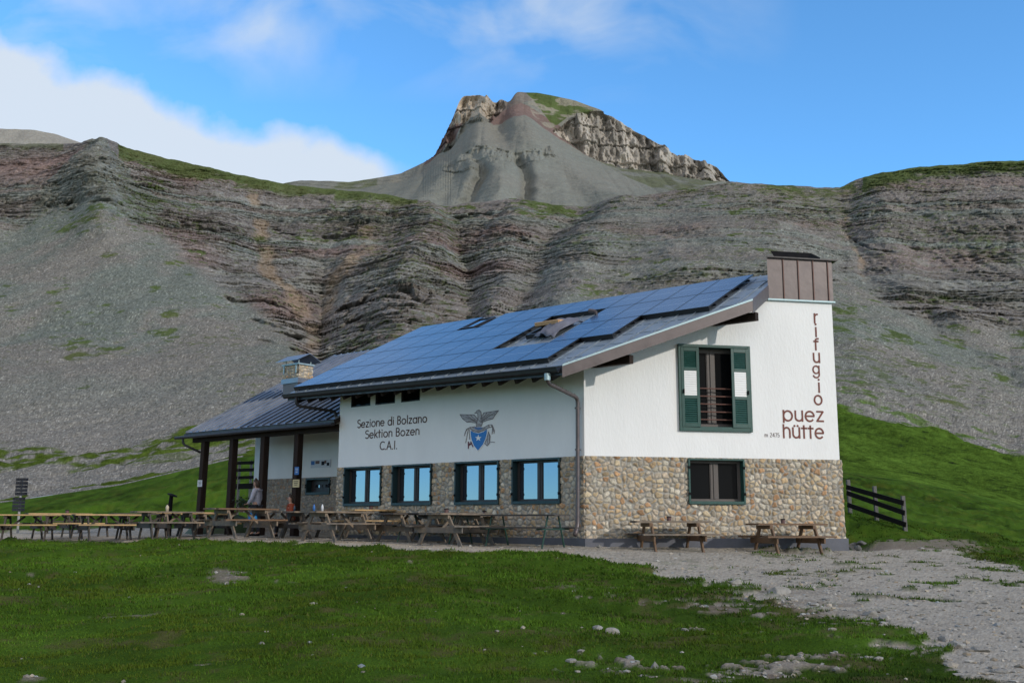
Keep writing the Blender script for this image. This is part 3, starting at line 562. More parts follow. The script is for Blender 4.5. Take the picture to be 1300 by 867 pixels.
# ---- the summit and the far ridges behind the crest
PK = [(-1500, 190, 160), (-300, 190, 155), (0, 182, 165), (30, 182, 170), (70, 192, 183), (110, 205, 196), (300, 250, 242), (345, 240, 232), (365, 238, 229), (430, 240, 231), (470, 236, 226), (500, 230, 220), (530, 219, 207), (545, 206, 197), (552, 200, 184), (560, 196, 166), (570, 186, 146), (578, 172, 126), (584, 165, 121), (605, 154, 120.5), (618, 155, 127), (627, 160, 131), (633, 158, 125), (645, 150, 131), (655, 140, 117), (680, 152, 118), (700, 168, 121), (735, 192, 128), (770, 203, 140), (800, 209, 157), (812, 210, 163), (840, 215, 179), (870, 221, 197), (885, 223, 199), (905, 226, 206), (925, 229, 212), (940, 234, 229), (970, 239, 234), (1000, 243, 239), (1100, 260, 252), (1300, 290, 280), (3000, 330, 320)]
def peak_sheet():
    a = np.concatenate([np.linspace(-1.6, -.56, 60)[:-1], np.linspace(-.56, -.06, 200)[:-1], np.linspace(-.1, .28, 620), np.linspace(.28, 1.6, 60)[1:]]); a = np.unique(a)
    xs = a*1332+650; kx = [q[0] for q in PK]
    def zt(ys): return np.interp(xs, kx, [ztan(x, y) for x, y in zip(kx, ys)])
    toe = [min(max(262, q[1]+30), 300) if 300 < q[0] < 1000 else q[1]+60 for q in PK]
    rings = [(650, [q+60 for q in toe]), (800, toe), (1060, [q[1] for q in PK]), (1082, [q[2] for q in PK]), (1130, [q[2]+3 for q in PK]), (1500, [q[2]+150 for q in PK])]
    TT = [0, .12, .60, .95, .97, 1]; T = np.concatenate([np.linspace(0, .12, 30)[:-1], np.linspace(.12, .95, 330), np.linspace(.955, 1, 12)])
    Zk = np.array([CH+r*zt(y) for r, y in rings]); Yk = [r[0] for r in rings]
    Z = np.array([np.interp(T, TT, Zk[:, j]) for j in range(len(a))]).T; Yb = np.interp(T, TT, Yk)[:, None]+0*Z
    for w_, lim in ((4, 2.), (16, .93)):
        zp = np.pad(Z, ((0, 0), (w_, w_)), mode='edge'); cs = np.cumsum(np.pad(zp, ((0, 0), (1, 0))), 1); zs = (cs[:, 2*w_+1:]-cs[:, :-2*w_-1])/(2*w_+1); ww = sstep(lim, lim-.25, T)[:, None]*(np.abs(a-.09) < .18)[None, :]; Z = Z*(1-ww)+zs*ww
    A = a[None, :]+0*Z; P = np.stack([A*Yb, Yb, Z], -1); px, py = project(P); X = P[..., 0]
    top = np.interp(px, kx, [q[2] for q in PK]); cb = np.interp(px, kx, [q[1] for q in PK])
    wv = fbm(X*.012, Z*.012, Yb*.012, seed=91, oct=4); wf = fbm(X*.06, Z*.06, Yb*.05, seed=92, oct=4)
    wx_, wy_ = px+wv*8+wf*3, py+wf*3
    G = np.zeros(px.shape)
    for pl, w, dep in [([(600, 200), (612, 222), (600, 240), (585, 262)], 8, 30), ([(655, 200), (672, 228), (664, 262)], 8, 34), ([(695, 200), (720, 225), (745, 255)], 8, 6), ([(625, 205), (638, 232), (630, 262)], 15, -26), ([(560, 215), (545, 240), (530, 262)], 14, -14),
                       ([(575, 212), (572, 240), (560, 255)], 9, 10), ([(655, 150), (700, 190), (740, 225), (790, 262)], 16, -20), ([(615, 160), (610, 185), (600, 205)], 16, -16), ([(640, 165), (660, 185)], 14, 6), ([(780, 200), (830, 235), (850, 250)], 14, 10)]:
        G += dep*np.exp(-(pldist(wx_, wy_, pl)/w)**2)
    crag = np.maximum(inpoly(wx_, wy_, [(540, 205), (548, 180), (570, 120), (635, 112), (640, 140), (625, 158), (590, 160), (575, 190)]), inpoly(wx_, wy_, [(706, 168), (730, 150), (742, 142), (790, 140), (840, 170), (950, 215), (950, 233), (880, 228), (800, 212), (760, 205), (735, 190)])).astype(float)
    crag = np.maximum(crag, inpoly(wx_, wy_, [(560, 215), (600, 190), (700, 192), (705, 202), (640, 208), (560, 222)])*.45)
    col_ = np.abs(fbm(X*.055+wv, Z*.008, seed=93, oct=4)); col2_ = np.abs(fbm(X*.16+wv*2, Z*.03, seed=97, oct=3)); bed = Z+.1*X+8*wv
    f = bed/22-np.floor(bed/22)
    dY = G*.52+crag*(20*fbm(X*.035+wv, Z*.009, seed=101, oct=3)+13*fbm(X*.11, Z*.03, seed=102, oct=3)+7*fbm(X*.3, Z*.14, seed=103, oct=3)+4*(f**2-.5))+(1-crag)*(5*(.2-np.abs(fbm(X*.05, Z*.006, seed=94, oct=3)))+3*wf)
    f2 = bed/7-np.floor(bed/7); dY += (1-crag)*.8*(f2**2-.5)*sstep(190, 262, py)
    crest = sstep(.955, .92, T)[:, None]; dY *= (.2+.8*crest)
    Z = Z+(crag*.9+.25)*(2.0*fbm(X*.07, Yb*.03, seed=95, oct=4))*(1-crest)
    Yn = Yb+dY; V = np.stack([A*Yn, Yn, Z], -1)
    sp_ = RNG.random(px.shape)
    c = np.array([.172, .178, .158])*(1+.10*wv[..., None]+.12*wf[..., None]+((sp_-.5)*.12)[..., None])
    brn = sstep(-.2, .4, wv)[..., None]*.4; c = c*(1-brn)+np.array([.182, .170, .148])*brn
    def put(c, mask, colr, k=1.): mk = (mask*k)[..., None]; return c*(1-mk)+np.array(colr)*(1+.28*wf[..., None]+.16*(sp_-.5)[..., None])*mk
    redm = inpoly(wx_, wy_, [(538, 212), (545, 190), (556, 165), (572, 150), (590, 158), (575, 175), (560, 196), (548, 206)]).astype(float)
    redm = np.maximum(redm, inpoly(wx_, wy_, [(622, 157), (630, 138), (652, 128), (690, 145), (730, 170), (762, 196), (750, 200), (705, 172), (668, 150), (640, 156), (628, 160)]))
    c = put(c, redm, (.155, .100, .092), .8)
    c = put(c, inpoly(wx_, wy_, [(690, 150), (720, 170), (780, 205), (840, 215), (920, 230), (850, 246), (800, 225), (760, 205)]).astype(float)*sstep(-.3, .3, wf+.15), (.075, .085, .035), .65)
    cr = inpoly(wx_, wy_, [(564, 160), (572, 118), (634, 112), (636, 136), (625, 150), (600, 153), (584, 158)]).astype(float)
    c = put(c, cr, (.40, .34, .27), .9)
    c = put(c, inpoly(wx_, wy_, [(706, 168), (728, 150), (742, 142), (790, 140), (840, 170), (960, 215), (950, 233), (880, 228), (800, 212), (760, 205), (735, 190)]).astype(float), (.31, .282, .245), .9)
    c = put(c, inpoly(wx_, wy_, [(658, 112), (740, 120), (760, 140), (728, 146), (706, 160), (690, 140)]).astype(float), (.070, .100, .028), .9*1.)
    c = put(c, inpoly(wx_, wy_, [(655, 108), (760, 115), (760, 145), (700, 165), (680, 150)]).astype(float)*sstep(.02, .25, fbm(X*.05, Z*.12, seed=104, oct=3)), (.24, .22, .18), .8)
    c = put(c, inpoly(wx_, wy_, [(630, 150), (628, 122), (660, 112), (675, 128), (650, 135)]).astype(float), (.16, .14, .125), .8)
    q3 = _hash(np.floor(bed/3.).astype(np.int64), np.zeros(px.shape, np.int64), np.zeros(px.shape, np.int64), 8)
    c = c*(.98+.04*q3[..., None])*(1+.7*(crag*fbm(X*.10, Z*.012, seed=105, oct=4))[..., None])
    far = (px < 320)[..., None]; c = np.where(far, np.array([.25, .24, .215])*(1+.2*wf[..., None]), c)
    fg = ((px > 330) & (px < 480))*sstep(.0, .3, wf)*(py < 240); c = put(c, fg, (.09, .105, .05), .7)
    return fastmesh('summit', V.reshape(-1, 3), gridfaces(len(T), len(a)), M['peak'], np.clip(c, .01, 1).reshape(-1, 3))
pobj = peak_sheet(); pobj['kind'] = 'structure'

# ---- turf blades, gravel, rubble
def blades():
    n = 420000; Yd = 7.2*(32/7.2)**(RNG.random(n)**.75); a = (RNG.random(n)*1.16-.58); X = a*Yd
    P0 = np.stack([X, Yd, near_height(a, Yd)], -1); px, py = project(P0)
    keep = (px > -80) & (px < 1380) & (py < 905); g = np.zeros(n); g[keep] = grass_mask(px[keep], py[keep], X[keep], Yd[keep])
    clump = fbm(X*3.2, Yd*3.2, seed=33, oct=3)
    keep &= (g > .45) & (RNG.random(n) < .35+.75*sstep(-.3, .4, clump))
    X, Yd, clump = X[keep], Yd[keep], clump[keep]; n = len(X)
    ai = np.clip(np.searchsorted(GA, X/Yd)-1, 0, len(GA)-2); yi = np.clip(np.searchsorted(GY, Yd)-1, 0, len(GY)-2); Zg = GZ[yi, ai]
    h = (.014+.026*RNG.random(n))*(1+.5*clump)*np.clip(Yd/12, .8, 1.5); w = (.004+.005*RNG.random(n))*np.clip(Yd/9, .9, 2.5); th = RNG.random(n)*2*np.pi; lean = RNG.normal(0, .5, (n, 2))*h[:, None]
    bx_, by_ = np.cos(th)*w, np.sin(th)*w; V = np.empty((n, 3, 3))
    V[:, 0] = np.stack([X-bx_, Yd-by_, Zg-.01], -1); V[:, 1] = np.stack([X+bx_, Yd+by_, Zg-.01], -1); V[:, 2] = np.stack([X+lean[:, 0], Yd+lean[:, 1], Zg+h], -1)
    c = np.array([.050, .098, .010])*(1+.13*RNG.normal(0, 1, (n, 1))+.5*fbm(X*.8, Yd*.8, seed=41, oct=4)[:, None]+.35*fbm(X*.25, Yd*.25, seed=44, oct=2)[:, None]); yl = sstep(.0, .4, fbm(X*.5, Yd*.5, seed=49, oct=3))[:, None]*.5; c = c*(1-yl)+np.array([.070, .088, .010])*yl
    dry = (RNG.random(n) < .05); c[dry] = np.array([.085, .088, .025]); c = np.clip(np.repeat(c[:, None, :], 3, 1), .008, 1)
    o = fastmesh('turf', V.reshape(-1, 3), np.arange(n*3).reshape(-1, 3), M['blade'], c.reshape(-1, 3), smooth=False)
    tag(o, 'short green mountain grass covering the foreground slope', 'grass', kind='stuff')
blades()
_ico = bmesh.new(); bmesh.ops.create_icosphere(_ico, subdivisions=1, radius=1); ICV = np.array([v.co[:] for v in _ico.verts]); ICF = np.array([[v.index for v in f.verts] for f in _ico.faces]); _ico.free()
def stones():
    n = 15000; Yd = 7.2*(31/7.2)**(RNG.random(n)**.8); a = (RNG.random(n)*1.2-.6); X = a*Yd
    px, py = project(np.stack([X, Yd, near_height(a, Yd)], -1)); g = grass_mask(px, py, X, Yd)
    pr = np.where(g > .5, .018, 1.); keep = (RNG.random(n) < pr) & (px > -60) & (px < 1360) & (py < 900)
    inside = ((X-C[0])*dG[1]-(Yd-C[1])*dG[0] < 0) & (X > 1.5) & (Yd > 25); keep &= ~inside
    X, Yd = X[keep], Yd[keep]; n = len(X); ai = np.clip(np.searchsorted(GA, X/Yd)-1, 0, len(GA)-2); yi = np.clip(np.searchsorted(GY, Yd)-1, 0, len(GY)-2); Zg = GZ[yi, ai]
    r = .008+.022*RNG.random(n)**5+.010*RNG.random(n); r = np.where(RNG.random(n) < .012, r*2.6, r)
    V = ICV[None]*(1+RNG.normal(0, .22, (n, 12, 1))); sc = r[:, None]*np.stack([1+.5*RNG.random(n), 1+.5*RNG.random(n), .45+.4*RNG.random(n)], -1)
    V = V*sc[:, None, :]; th = RNG.random(n)*6.28; c_, s_ = np.cos(th)[:, None], np.sin(th)[:, None]
    V = np.stack([V[..., 0]*c_-V[..., 1]*s_, V[..., 0]*s_+V[..., 1]*c_, V[..., 2]], -1)+np.stack([X, Yd, Zg+r*.15], -1)[:, None, :]
    F_ = (ICF[None]+(np.arange(n)*12)[:, None, None]).reshape(-1, 3)
    c = np.array([.26, .240, .208])*(.6+.8*RNG.random((n, 1)))*(1+np.array([.06, 0, -.08])*RNG.normal(0, 1, (n, 1))); c = np.repeat(c[:, None, :], 12, 1)
    o = fastmesh('gravel', V.reshape(-1, 3), F_, M['pebble'], np.clip(c, .02, .8).reshape(-1, 3), smooth=False)
    tag(o, 'loose grey gravel and pebbles scattered over the path', 'gravel', kind='stuff')
stones()
# ================================================================== THE HUT
ZS, ZP = 2.30, .35                     # top of the rubble masonry, top of the plinth
UL, UR = 9.05, 6.67                    # length of the long wall and of the gable wall
RZ0, RS = 4.91, .47                    # roof plane: z = RZ0 + RS * (distance inward from the long wall)
def RP(u, d, h=0): return FP(u, d, RZ0+RS*d)+h*RN_
RN_ = np.cross(dF, nF+RS*UZ); RN_ /= np.linalg.norm(RN_); RN_ = RN_ if RN_[2] > 0 else -RN_
hut = thing('mountain_hut', 'white plastered mountain hut with rubble stone ground floor and solar panels on its sloping roof', 'mountain hut', C+np.array([0, 0, 0.]))
class Wall:                            # a wall drawn in its own plane; outward = -inward normal
    def __init__(s, org, ax, inw): s.o, s.a, s.n = np.array(org, float), ax, inw
    def p(s, u, z, d=0): return s.o+u*s.a+d*s.n+z*UZ
WF = Wall(C, dF, nF); WG = Wall(C, dG, nG)
WA = Wall(C+2.0*nF, dF, nF)            # the porch wall, set back
def wall_solid(mb, w, x0, x1, z0, z1, holes, d0, d1):
    """wall slab between depths d0..d1 with rectangular holes"""
    xs = sorted({x0, x1, *[h[0] for h in holes], *[h[1] for h in holes]}); zs = sorted({z0, z1, *[h[2] for h in holes], *[h[3] for h in holes]})
    xs = [x for x in xs if x0 <= x <= x1]; zs = [z for z in zs if z0 <= z <= z1]
    for a, b in zip(xs[:-1], xs[1:]):
        for c, d in zip(zs[:-1], zs[1:]):
            if any(h[0] <= (a+b)/2 <= h[1] and h[2] <= (c+d)/2 <= h[3] for h in holes): continue
            mb.prism([w.p(a, c, d0), w.p(b, c, d0), w.p(b, d, d0), w.p(a, d, d0)], w.n*(d1-d0))
PALS = [(.44, .32, .19), (.38, .29, .18), (.48, .39, .26), (.37, .32, .25), (.40, .24, .13), (.50, .45, .36), (.44, .36, .27), (.42, .36, .28), (.46, .38, .28)]
def masonry(name, w, x0, x1, z0, z1, holes, parent, seed, cell=.150, out=.0, res=.016, dull=0.):
    """rubble stones standing out of their mortar, as a relief"""
    r = np.random.default_rng(seed); nx, nz = int((x1-x0)/res)+1, int((z1-z0)/res)+1
    X, Z = np.meshgrid(np.linspace(x0, x1, nx), np.linspace(z0, z1, nz))
    wx, wz = X+.050*fbm(X*5, Z*5, seed=seed, oct=4), Z+.050*fbm(X*5+9, Z*5, seed=seed+1, oct=4)
    gx, gz_ = np.floor(wx/cell).astype(int), np.floor(wz/(cell*.86)).astype(int); F1 = np.full(X.shape, 9.); F2 = F1.copy(); ID = np.zeros(X.shape, int)
    for i in (-1, 0, 1):
        for j in (-1, 0, 1):
            cx, cz = gx+i, gz_+j; h1 = _hash(cx, cz, cx*0, seed); h2 = _hash(cx, cz, cx*0+1, seed)
            sx = (cx+.12+.76*h1)*cell; sz = (cz+.12+.76*h2)*cell*.86
            d = np.hypot((wx-sx)/(.75+.6*_hash(cx, cz, cx*0+2, seed)), (wz-sz)); idn = (cx*7919+cz*104729)
            m = d < F1; F2 = np.where(m, F1, np.minimum(F2, d)); ID = np.where(m, idn, ID); F1 = np.where(m, d, F1)
    e = (F2-F1); dome = sstep(.004, .055, e); hgt = .030*dome+.010*fbm(X*22, Z*22, seed=seed+5, oct=3)*dome+.015*dome*(_hash(ID, ID*0, ID*0, 4)-.5)
    P = w.o+X[..., None]*w.a+(out-hgt)[..., None]*w.n+Z[..., None]*UZ
    pal = np.array(PALS); c = pal[(_hash(ID, ID*0, ID*0, 9)*len(PALS)).astype(int) % len(PALS)]*(.72+.55*_hash(ID, ID*0, ID*0+3, 9))[..., None]
    c = c*(1+.22*fbm(X*14, Z*14, seed=seed+7, oct=3))[..., None]; mort = np.array([.29, .275, .245]); k = sstep(.25, .8, dome)[..., None]; c = mort*(1-k)+c*k
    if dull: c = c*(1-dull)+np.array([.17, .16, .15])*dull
    fc = gridfaces(nz, nx); cxm = (X[:-1, :-1]+X[1:, 1:])/2; czm = (Z[:-1, :-1]+Z[1:, 1:])/2; keep = np.ones(cxm.shape, bool)
    for h in holes: keep &= ~((cxm > h[0]) & (cxm < h[1]) & (czm > h[2]) & (czm < h[3]))
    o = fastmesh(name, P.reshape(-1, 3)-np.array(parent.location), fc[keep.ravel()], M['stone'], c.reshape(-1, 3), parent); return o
# openings
FW = [(.72, 2.26), (2.70, 4.25), (5.12, 6.67), (7.12, 8.72)]          # four long-wall windows
fwh = [(a, b, 1.17, 2.29) for a, b in FW]
GW = (2.61, 4.08, 1.17, 2.28); GU = (2.42, 4.33, 2.95, 5.12)
# backing walls (0.35 m thick, with the openings cut through)
mb = MB(); wall_solid(mb, WF, .35, UL, -.4, ZS, fwh, .05, .40); wall_solid(mb, WG, 0.02, UR, -.4, ZS, [GW], .05, .40)
mb.build('wall_core', M['plaster2'], hut)
masonry('stone_wall', WF, -.03, UL+.03, ZP-.02, ZS, fwh, hut, 101, out=.01)
masonry('stone_wall', WG, -.03, UR+.06, ZP-.02, ZS, [GW], hut, 202, out=.01)
WR = Wall(C+(UR+.02)*dG, -dF*0+nG*1., -dG)   # short return at the right corner
masonry('stone_wall', Wall(C+(UR+.03)*dG, dF, dG*-1.), 0, 3.2, ZP-.02, ZS, [], hut, 303, out=.01)
masonry('stone_wall', Wall(C+(UL)*dF, nF, -dF), 0, 2.05, ZP-.02, ZS, [], hut, 304, out=.0)
mb = MB(); mb.prism([WF.p(-.04, -.4, -.055), WF.p(UL+.05, -.4, -.055), WF.p(UL+.05, ZP, -.055), WF.p(-.04, ZP, -.055)], nF*.12)
mb.prism([WG.p(-.02, -.5, -.058), WG.p(UR+.1, -.5, -.058), WG.p(UR+.1, ZP, -.058), WG.p(-.02, ZP, -.058)], nG*.13)
mb.prism([WG.p(UR+.03, -.5, .07), WG.p(UR+.10, -.5, .07), WG.p(UR+.10, ZP, .07), WG.p(UR+.03, ZP, .07)], dF*2.6)
mb.build('plinth', M['concrete'], hut)
# plastered upper walls
def rz(u_along_gable): return RZ0+RS*.7809*u_along_gable-.27
TOPC = 6.375
def plaster():
    mb = MB(); FU = [(5.66, 6.42), (6.66, 7.50), (7.70, 8.56)]; up = [(a, b, 4.05, 4.47) for a, b in FU]
    wall_solid(mb, WF, .30, UL, ZS, 4.62, up, 0, .32)
    mb.prism([FP(.002, .0, ZS), FP(.301, .0, ZS), FP(.301, .25, ZS), GP(.05, .30, ZS)], UZ*(4.60-ZS))
    # gable: columns between breakpoints so that the top follows the roof
    xs = [0, GU[0], GU[1], 4.92, UR]
    def piece(x0, x1, z0, flat=None):
        t0, t1 = (flat, flat) if flat else (rz(x0), rz(x1)); mb.prism([WG.p(x0, z0, 0), WG.p(x1, z0, 0), WG.p(x1, t1, 0), WG.p(x0, t0, 0)], nG*.32)
    piece(0, GU[0], ZS); piece(GU[0], GU[1], GU[3]); piece(GU[1], 4.92, ZS); piece(4.92, UR, ZS, TOPC)
    mb.prism([WG.p(GU[0], ZS, 0), WG.p(GU[1], ZS, 0), WG.p(GU[1], GU[2], 0), WG.p(GU[0], GU[2], 0)], nG*.32)
    # left end wall and back wall
    p0 = FP(UL, 0, 0); mb.prism([FP(UL, .321, 2.0), FP(UL, 5.2, 2.0), FP(UL, 5.2, RZ0+RS*5.2-.27), FP(UL, .321, RZ0+RS*.321-.27)], -dF*.3)
    q = WG.p(UR, 0, .321); mb.prism([q+UZ*-.4, FP(UL-.31, 5.2, -.4), FP(UL-.31, 5.2, 6.9), q+UZ*6.3], -nF*.02)
    return mb.build('plaster_wall', M['plaster'], hut), FU
pw, FU = plaster()
# windows -------------------------------------------------------------
def window(w, x0, x1, z0, z1, surround, frame, glass, setback=.13, proud=.03, sw=.045, fw=.055, hinges=True, sill=True, mull=.14):
    mb = MB()                                                # painted lining of the opening
    def q(a, b, c, d, e, f): mb.prism([w.p(a, c, e), w.p(b, c, e), w.p(b, d, e), w.p(a, d, e)], w.n*(f-e))
    q(x0, x0+sw, z0, z1, -proud-.035, setback+.06); q(x1-sw, x1, z0, z1, -proud-.035, setback+.06); q(x0+sw, x1-sw, z1-sw, z1, -proud-.035, setback+.06)
    q(x0+sw, x1-sw, z0, z0+sw*1.6, -proud-.035, setback+.06)
    s = mb.build('window', surround, hut, bevel=.004)
    a, b, c, d = x0+sw, x1-sw, z0+sw*1.6, z1-sw; m = (a+b)/2
    mb = MB(); e, f = setback, setback+.055
    def q2(a, b, c, d, e=e, f=f): mb.prism([w.p(a, c, e), w.p(b, c, e), w.p(b, d, e), w.p(a, d, e)], w.n*(f-e))
    q2(a, a+fw, c, d); q2(b-fw, b, c, d); q2(a+fw, b-fw, d-fw, d); q2(a+fw, b-fw, c, c+fw); q2(m-mull/2, m+mull/2, c+fw, d-fw)
    q2(m-.022, m+.022, c+fw, d-fw, e-.02, e)
    for l, r in ((a+fw, m-mull/2), (m+mull/2, b-fw)):       # sash beads
        q2(l, l+.018, c+fw, d-fw, e+.012, e+.03); q2(r-.018, r, c+fw, d-fw, e+.012, e+.03)
    mb.build('window_frame', frame, s, bevel=.003)
    for l, r in ((a+fw, m-mull/2), (m+mull/2, b-fw)):
        g = MB(); g.prism([w.p(l-.01, c+fw-.01, e+.035), w.p(r+.01, c+fw-.01, e+.035), w.p(r+.01, d-fw+.01, e+.035), w.p(l-.01, d-fw+.01, e+.035)], w.n*.012); g.build('pane', glass, s)
    if hinges:
        for xx, zz in [(p, q_) for p in (x0+.02, x1-.02) for q_ in (z0+.25, z1-.22)]:
            g = MB(); g.prism([w.p(xx-.025, zz-.03, -proud-.05), w.p(xx+.025, zz-.03, -proud-.05), w.p(xx+.025, zz+.03, -proud-.05), w.p(xx-.025, zz+.03, -proud-.05)], w.n*.03); g.build('hinge', M['black'], s)
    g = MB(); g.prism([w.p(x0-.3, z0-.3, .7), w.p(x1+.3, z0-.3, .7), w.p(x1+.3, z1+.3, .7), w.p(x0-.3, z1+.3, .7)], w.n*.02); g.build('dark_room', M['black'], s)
    return s
for (a, b, c, d) in fwh: window(WF, a, b, c, d, M['teal'], M['frame2'], M['mirror'])
gwin = window(WG, *GW, M['green'], M['frame'], M['glass'], mull=.19, fw=.06)
g = MB(); g.lathe([(.03, 0), (.10, .10), (.12, .14), (.02, .15)], c=tuple(WG.p(3.10, 1.62, .55)), n=14); g.build('lamp', M['whitelouvre'], gwin)
for a, b in FU:
    mb = MB(); w = WF; mb.prism([w.p(a, 4.05, .10), w.p(b, 4.05, .10), w.p(b, 4.47, .10), w.p(a, 4.47, .10)], w.n*.012)
    gl = mb.build('clerestory_window', M['glass'], hut)
    mb = MB(); s = .03
    for r_ in ((a, a+s, 4.05, 4.47), (b-s, b, 4.05, 4.47), (a+s, b-s, 4.05, 4.05+s), (a+s, b-s, 4.47-s, 4.47)): mb.prism([w.p(r_[0], r_[2], .005), w.p(r_[1], r_[2], .005), w.p(r_[1], r_[3], .005), w.p(r_[0], r_[3], .005)], w.n*.09)
    mb.build('frame', M['frame2'], gl)
# the big gable window with its shutters
def gable_window():
    x0, x1, z0, z1 = GU; w = WG
    s = window(w, x0, x1, z0, z1, M['green'], M['frame'], M['glass'], setback=.22, proud=.03, sw=.07, hinges=False, mull=.20, fw=.10)
    for k in range(5):
        mb = MB(); zz = z0+.30+k*.195; mb.tube([w.p(x0+.06, zz, .06), w.p(x1-.06, zz, .06)], .016, 6); mb.build('railing_bar', M['rail'], s)
    sw_ = .47
    for sx, tilt in ((x0+.06, -.10), (x1-.06-sw_, .03)):
        mb = MB(); inner = MB(); lv = MB(); zc0, zc1 = z0+.10, z1-.08; t = .045
        hinge_left = sx < 3
        def pt(u, z, d):                                        # u measured from the hinge side; the leaf stands a little open
            if hinge_left: uu = sx+u; dd = -.075-abs(tilt)*(u*.35)
            else: uu = sx+u; dd = -.075-abs(tilt)*(sw_-u)
            return w.p(uu, z, dd+d)
        def slab(m_, a, b, c, d, e=0, f=t): m_.add([pt(a, c, e), pt(b, c, e), pt(b, d, e), pt(a, d, e), pt(a, c, f), pt(b, c, f), pt(b, d, f), pt(a, d, f)], [(0,1,2,3),(7,6,5,4),(0,4,5,1),(1,5,6,2),(2,6,7,3),(3,7,4,0)])
        st = .075; slab(mb, 0, st, zc0, zc1); slab(mb, sw_-st, sw_, zc0, zc1)
        bars = [zc0, zc0+.10, zc0+.70, zc0+.78, zc0+1.40, zc0+1.48, zc1-.10, zc1]
        for a, b in ((bars[0], bars[1]), (bars[2], bars[3]), (bars[4], bars[5]), (bars[6], bars[7])): slab(mb, st, sw_-st, a, b)
        sh = mb.build('shutter', M['green'], s, bevel=.003)
        for a, b, dest in ((bars[1], bars[2], MB()), (bars[3], bars[4], lv), (bars[5], bars[6], MB())):
            slab(dest, st, sw_-st, a, b, .030, .040)
            if dest is lv:
                for i in range(11): slab(lv, st, sw_-st, a+i*(b-a)/11, a+(i+.9)*(b-a)/11, .004, .031)
                continue
            n = int((b-a)/.050)
            for i in range(n):
                zz = a+(i+.5)*(b-a)/n
                dest.add([pt(st, zz-.026, .000), pt(sw_-st, zz-.026, .000), pt(sw_-st, zz+.026, .034), pt(st, zz+.026, .034), pt(st, zz-.030, .010), pt(sw_-st, zz-.030, .010), pt(sw_-st, zz+.022, .044), pt(st, zz+.022, .044)], [(0,1,2,3),(7,6,5,4),(0,4,5,1),(1,5,6,2),(2,6,7,3),(3,7,4,0)])
            if dest is not lv: dest.build('louvres', M['green'], sh)
        lv.build('white_louvres', M['whitelouvre'], sh)
        g = MB(); uu = sw_-.04 if not hinge_left else .05; g.box(pt(uu, z0+.98, -.02), dG*.012, nG*.02, UZ*.05); g.build('catch', M['black'], sh)
    # a folded white curtain hanging behind the glass on the left
    g = MB(); g.prism([w.p(x0+.20, z1-.18, .30), w.p(x0+.42, z1-.18, .30), w.p(x0+.20, z1-.50, .30)], w.n*.03); g.build('curtain', M['paper'], s)
gable_window()
# the roof ------------------------------------------------------------
ROOF = [(-.35, -1.30), (-3.30, 2.44), (-3.07, 3.80), (-2.6, 5.20), (11.0, 5.85), (10.46, -.80)]
mb = MB(); T_ = .20
top = [RP(u, d, 0) for u, d in ROOF]; mb.prism([p-T_*UZ for p in top], UZ*(T_-.004)); roof = mb.build('roof', M['soffit'], hut)
def clipline(u0, d0, d1):                        # keep a line of constant u inside the roof outline (sheared like the panels)
    pts = [(u0+.095*(d+.97), d) for d in np.linspace(d0, d1, 120)]; ins = [p for p in pts if inpoly(np.array([p[0]]), np.array([p[1]]), ROOF)[0]]
    return (ins[0], ins[-1]) if len(ins) > 2 else None
mb = MB(); mb.add([p+.004*RN_ for p in top]+[p+.016*RN_ for p in top], [tuple(range(6)), tuple(range(11, 5, -1))]+[(i, (i+1) % 6, 6+(i+1) % 6, 6+i) for i in range(6)])
for k in range(30):
    cl = clipline(-3.3+k*.5, -1.3, 5.8)
    if cl: mb.beam(RP(*cl[0], .028), RP(*cl[1], .028), .022, .03, RN_)
for k in range(9):                               # lapped sheet joints across the slope
    d = -.7+k*.75
    for j in range(27):
        u = -3.0+j*.5+(.25 if k % 2 else 0)
        if inpoly(np.array([u, u+.5]), np.array([d, d]), ROOF).all(): mb.beam(RP(u+.03, d+.02*u, .022), RP(u+.45, d+.02*u, .022), .05, .014, RN_)
mb.build('metal_sheeting', M['shingle'], roof)
# fascia boards along the sloping edge, then back to the chimney
def strip(mb, a, b, h, t, outv, lift=.03):
    a, b = np.array(a), np.array(b); outv = np.array(outv); up = UZ
    mb.add([a+lift*up, b+lift*up, b-(h-lift)*up, a-(h-lift)*up, a+lift*up+outv*t, b+lift*up+outv*t, b-(h-lift)*up+outv*t, a-(h-lift)*up+outv*t], [(0,1,2,3),(7,6,5,4),(0,4,5,1),(1,5,6,2),(2,6,7,3),(3,7,4,0)])
mb = MB(); strip(mb, RP(-.35, -1.33), RP(-3.31, 2.46), .29, .03, -nG); mb.build('verge_board', M['brownmetal'], roof)
mb = MB(); strip(mb, RP(-3.30, 2.46)+dG*.001, RP(-3.07, 3.83), .33, .03, dG*.9-nG*.2); mb.build('verge_board', M['brownmetal'], roof)
mb = MB(); strip(mb, RP(-.35, -1.33)-nG*.031, RP(-3.31, 2.46)-nG*.031, .045, .012, -nG, .05); mb.build('drip_edge', M['zinc'], roof)
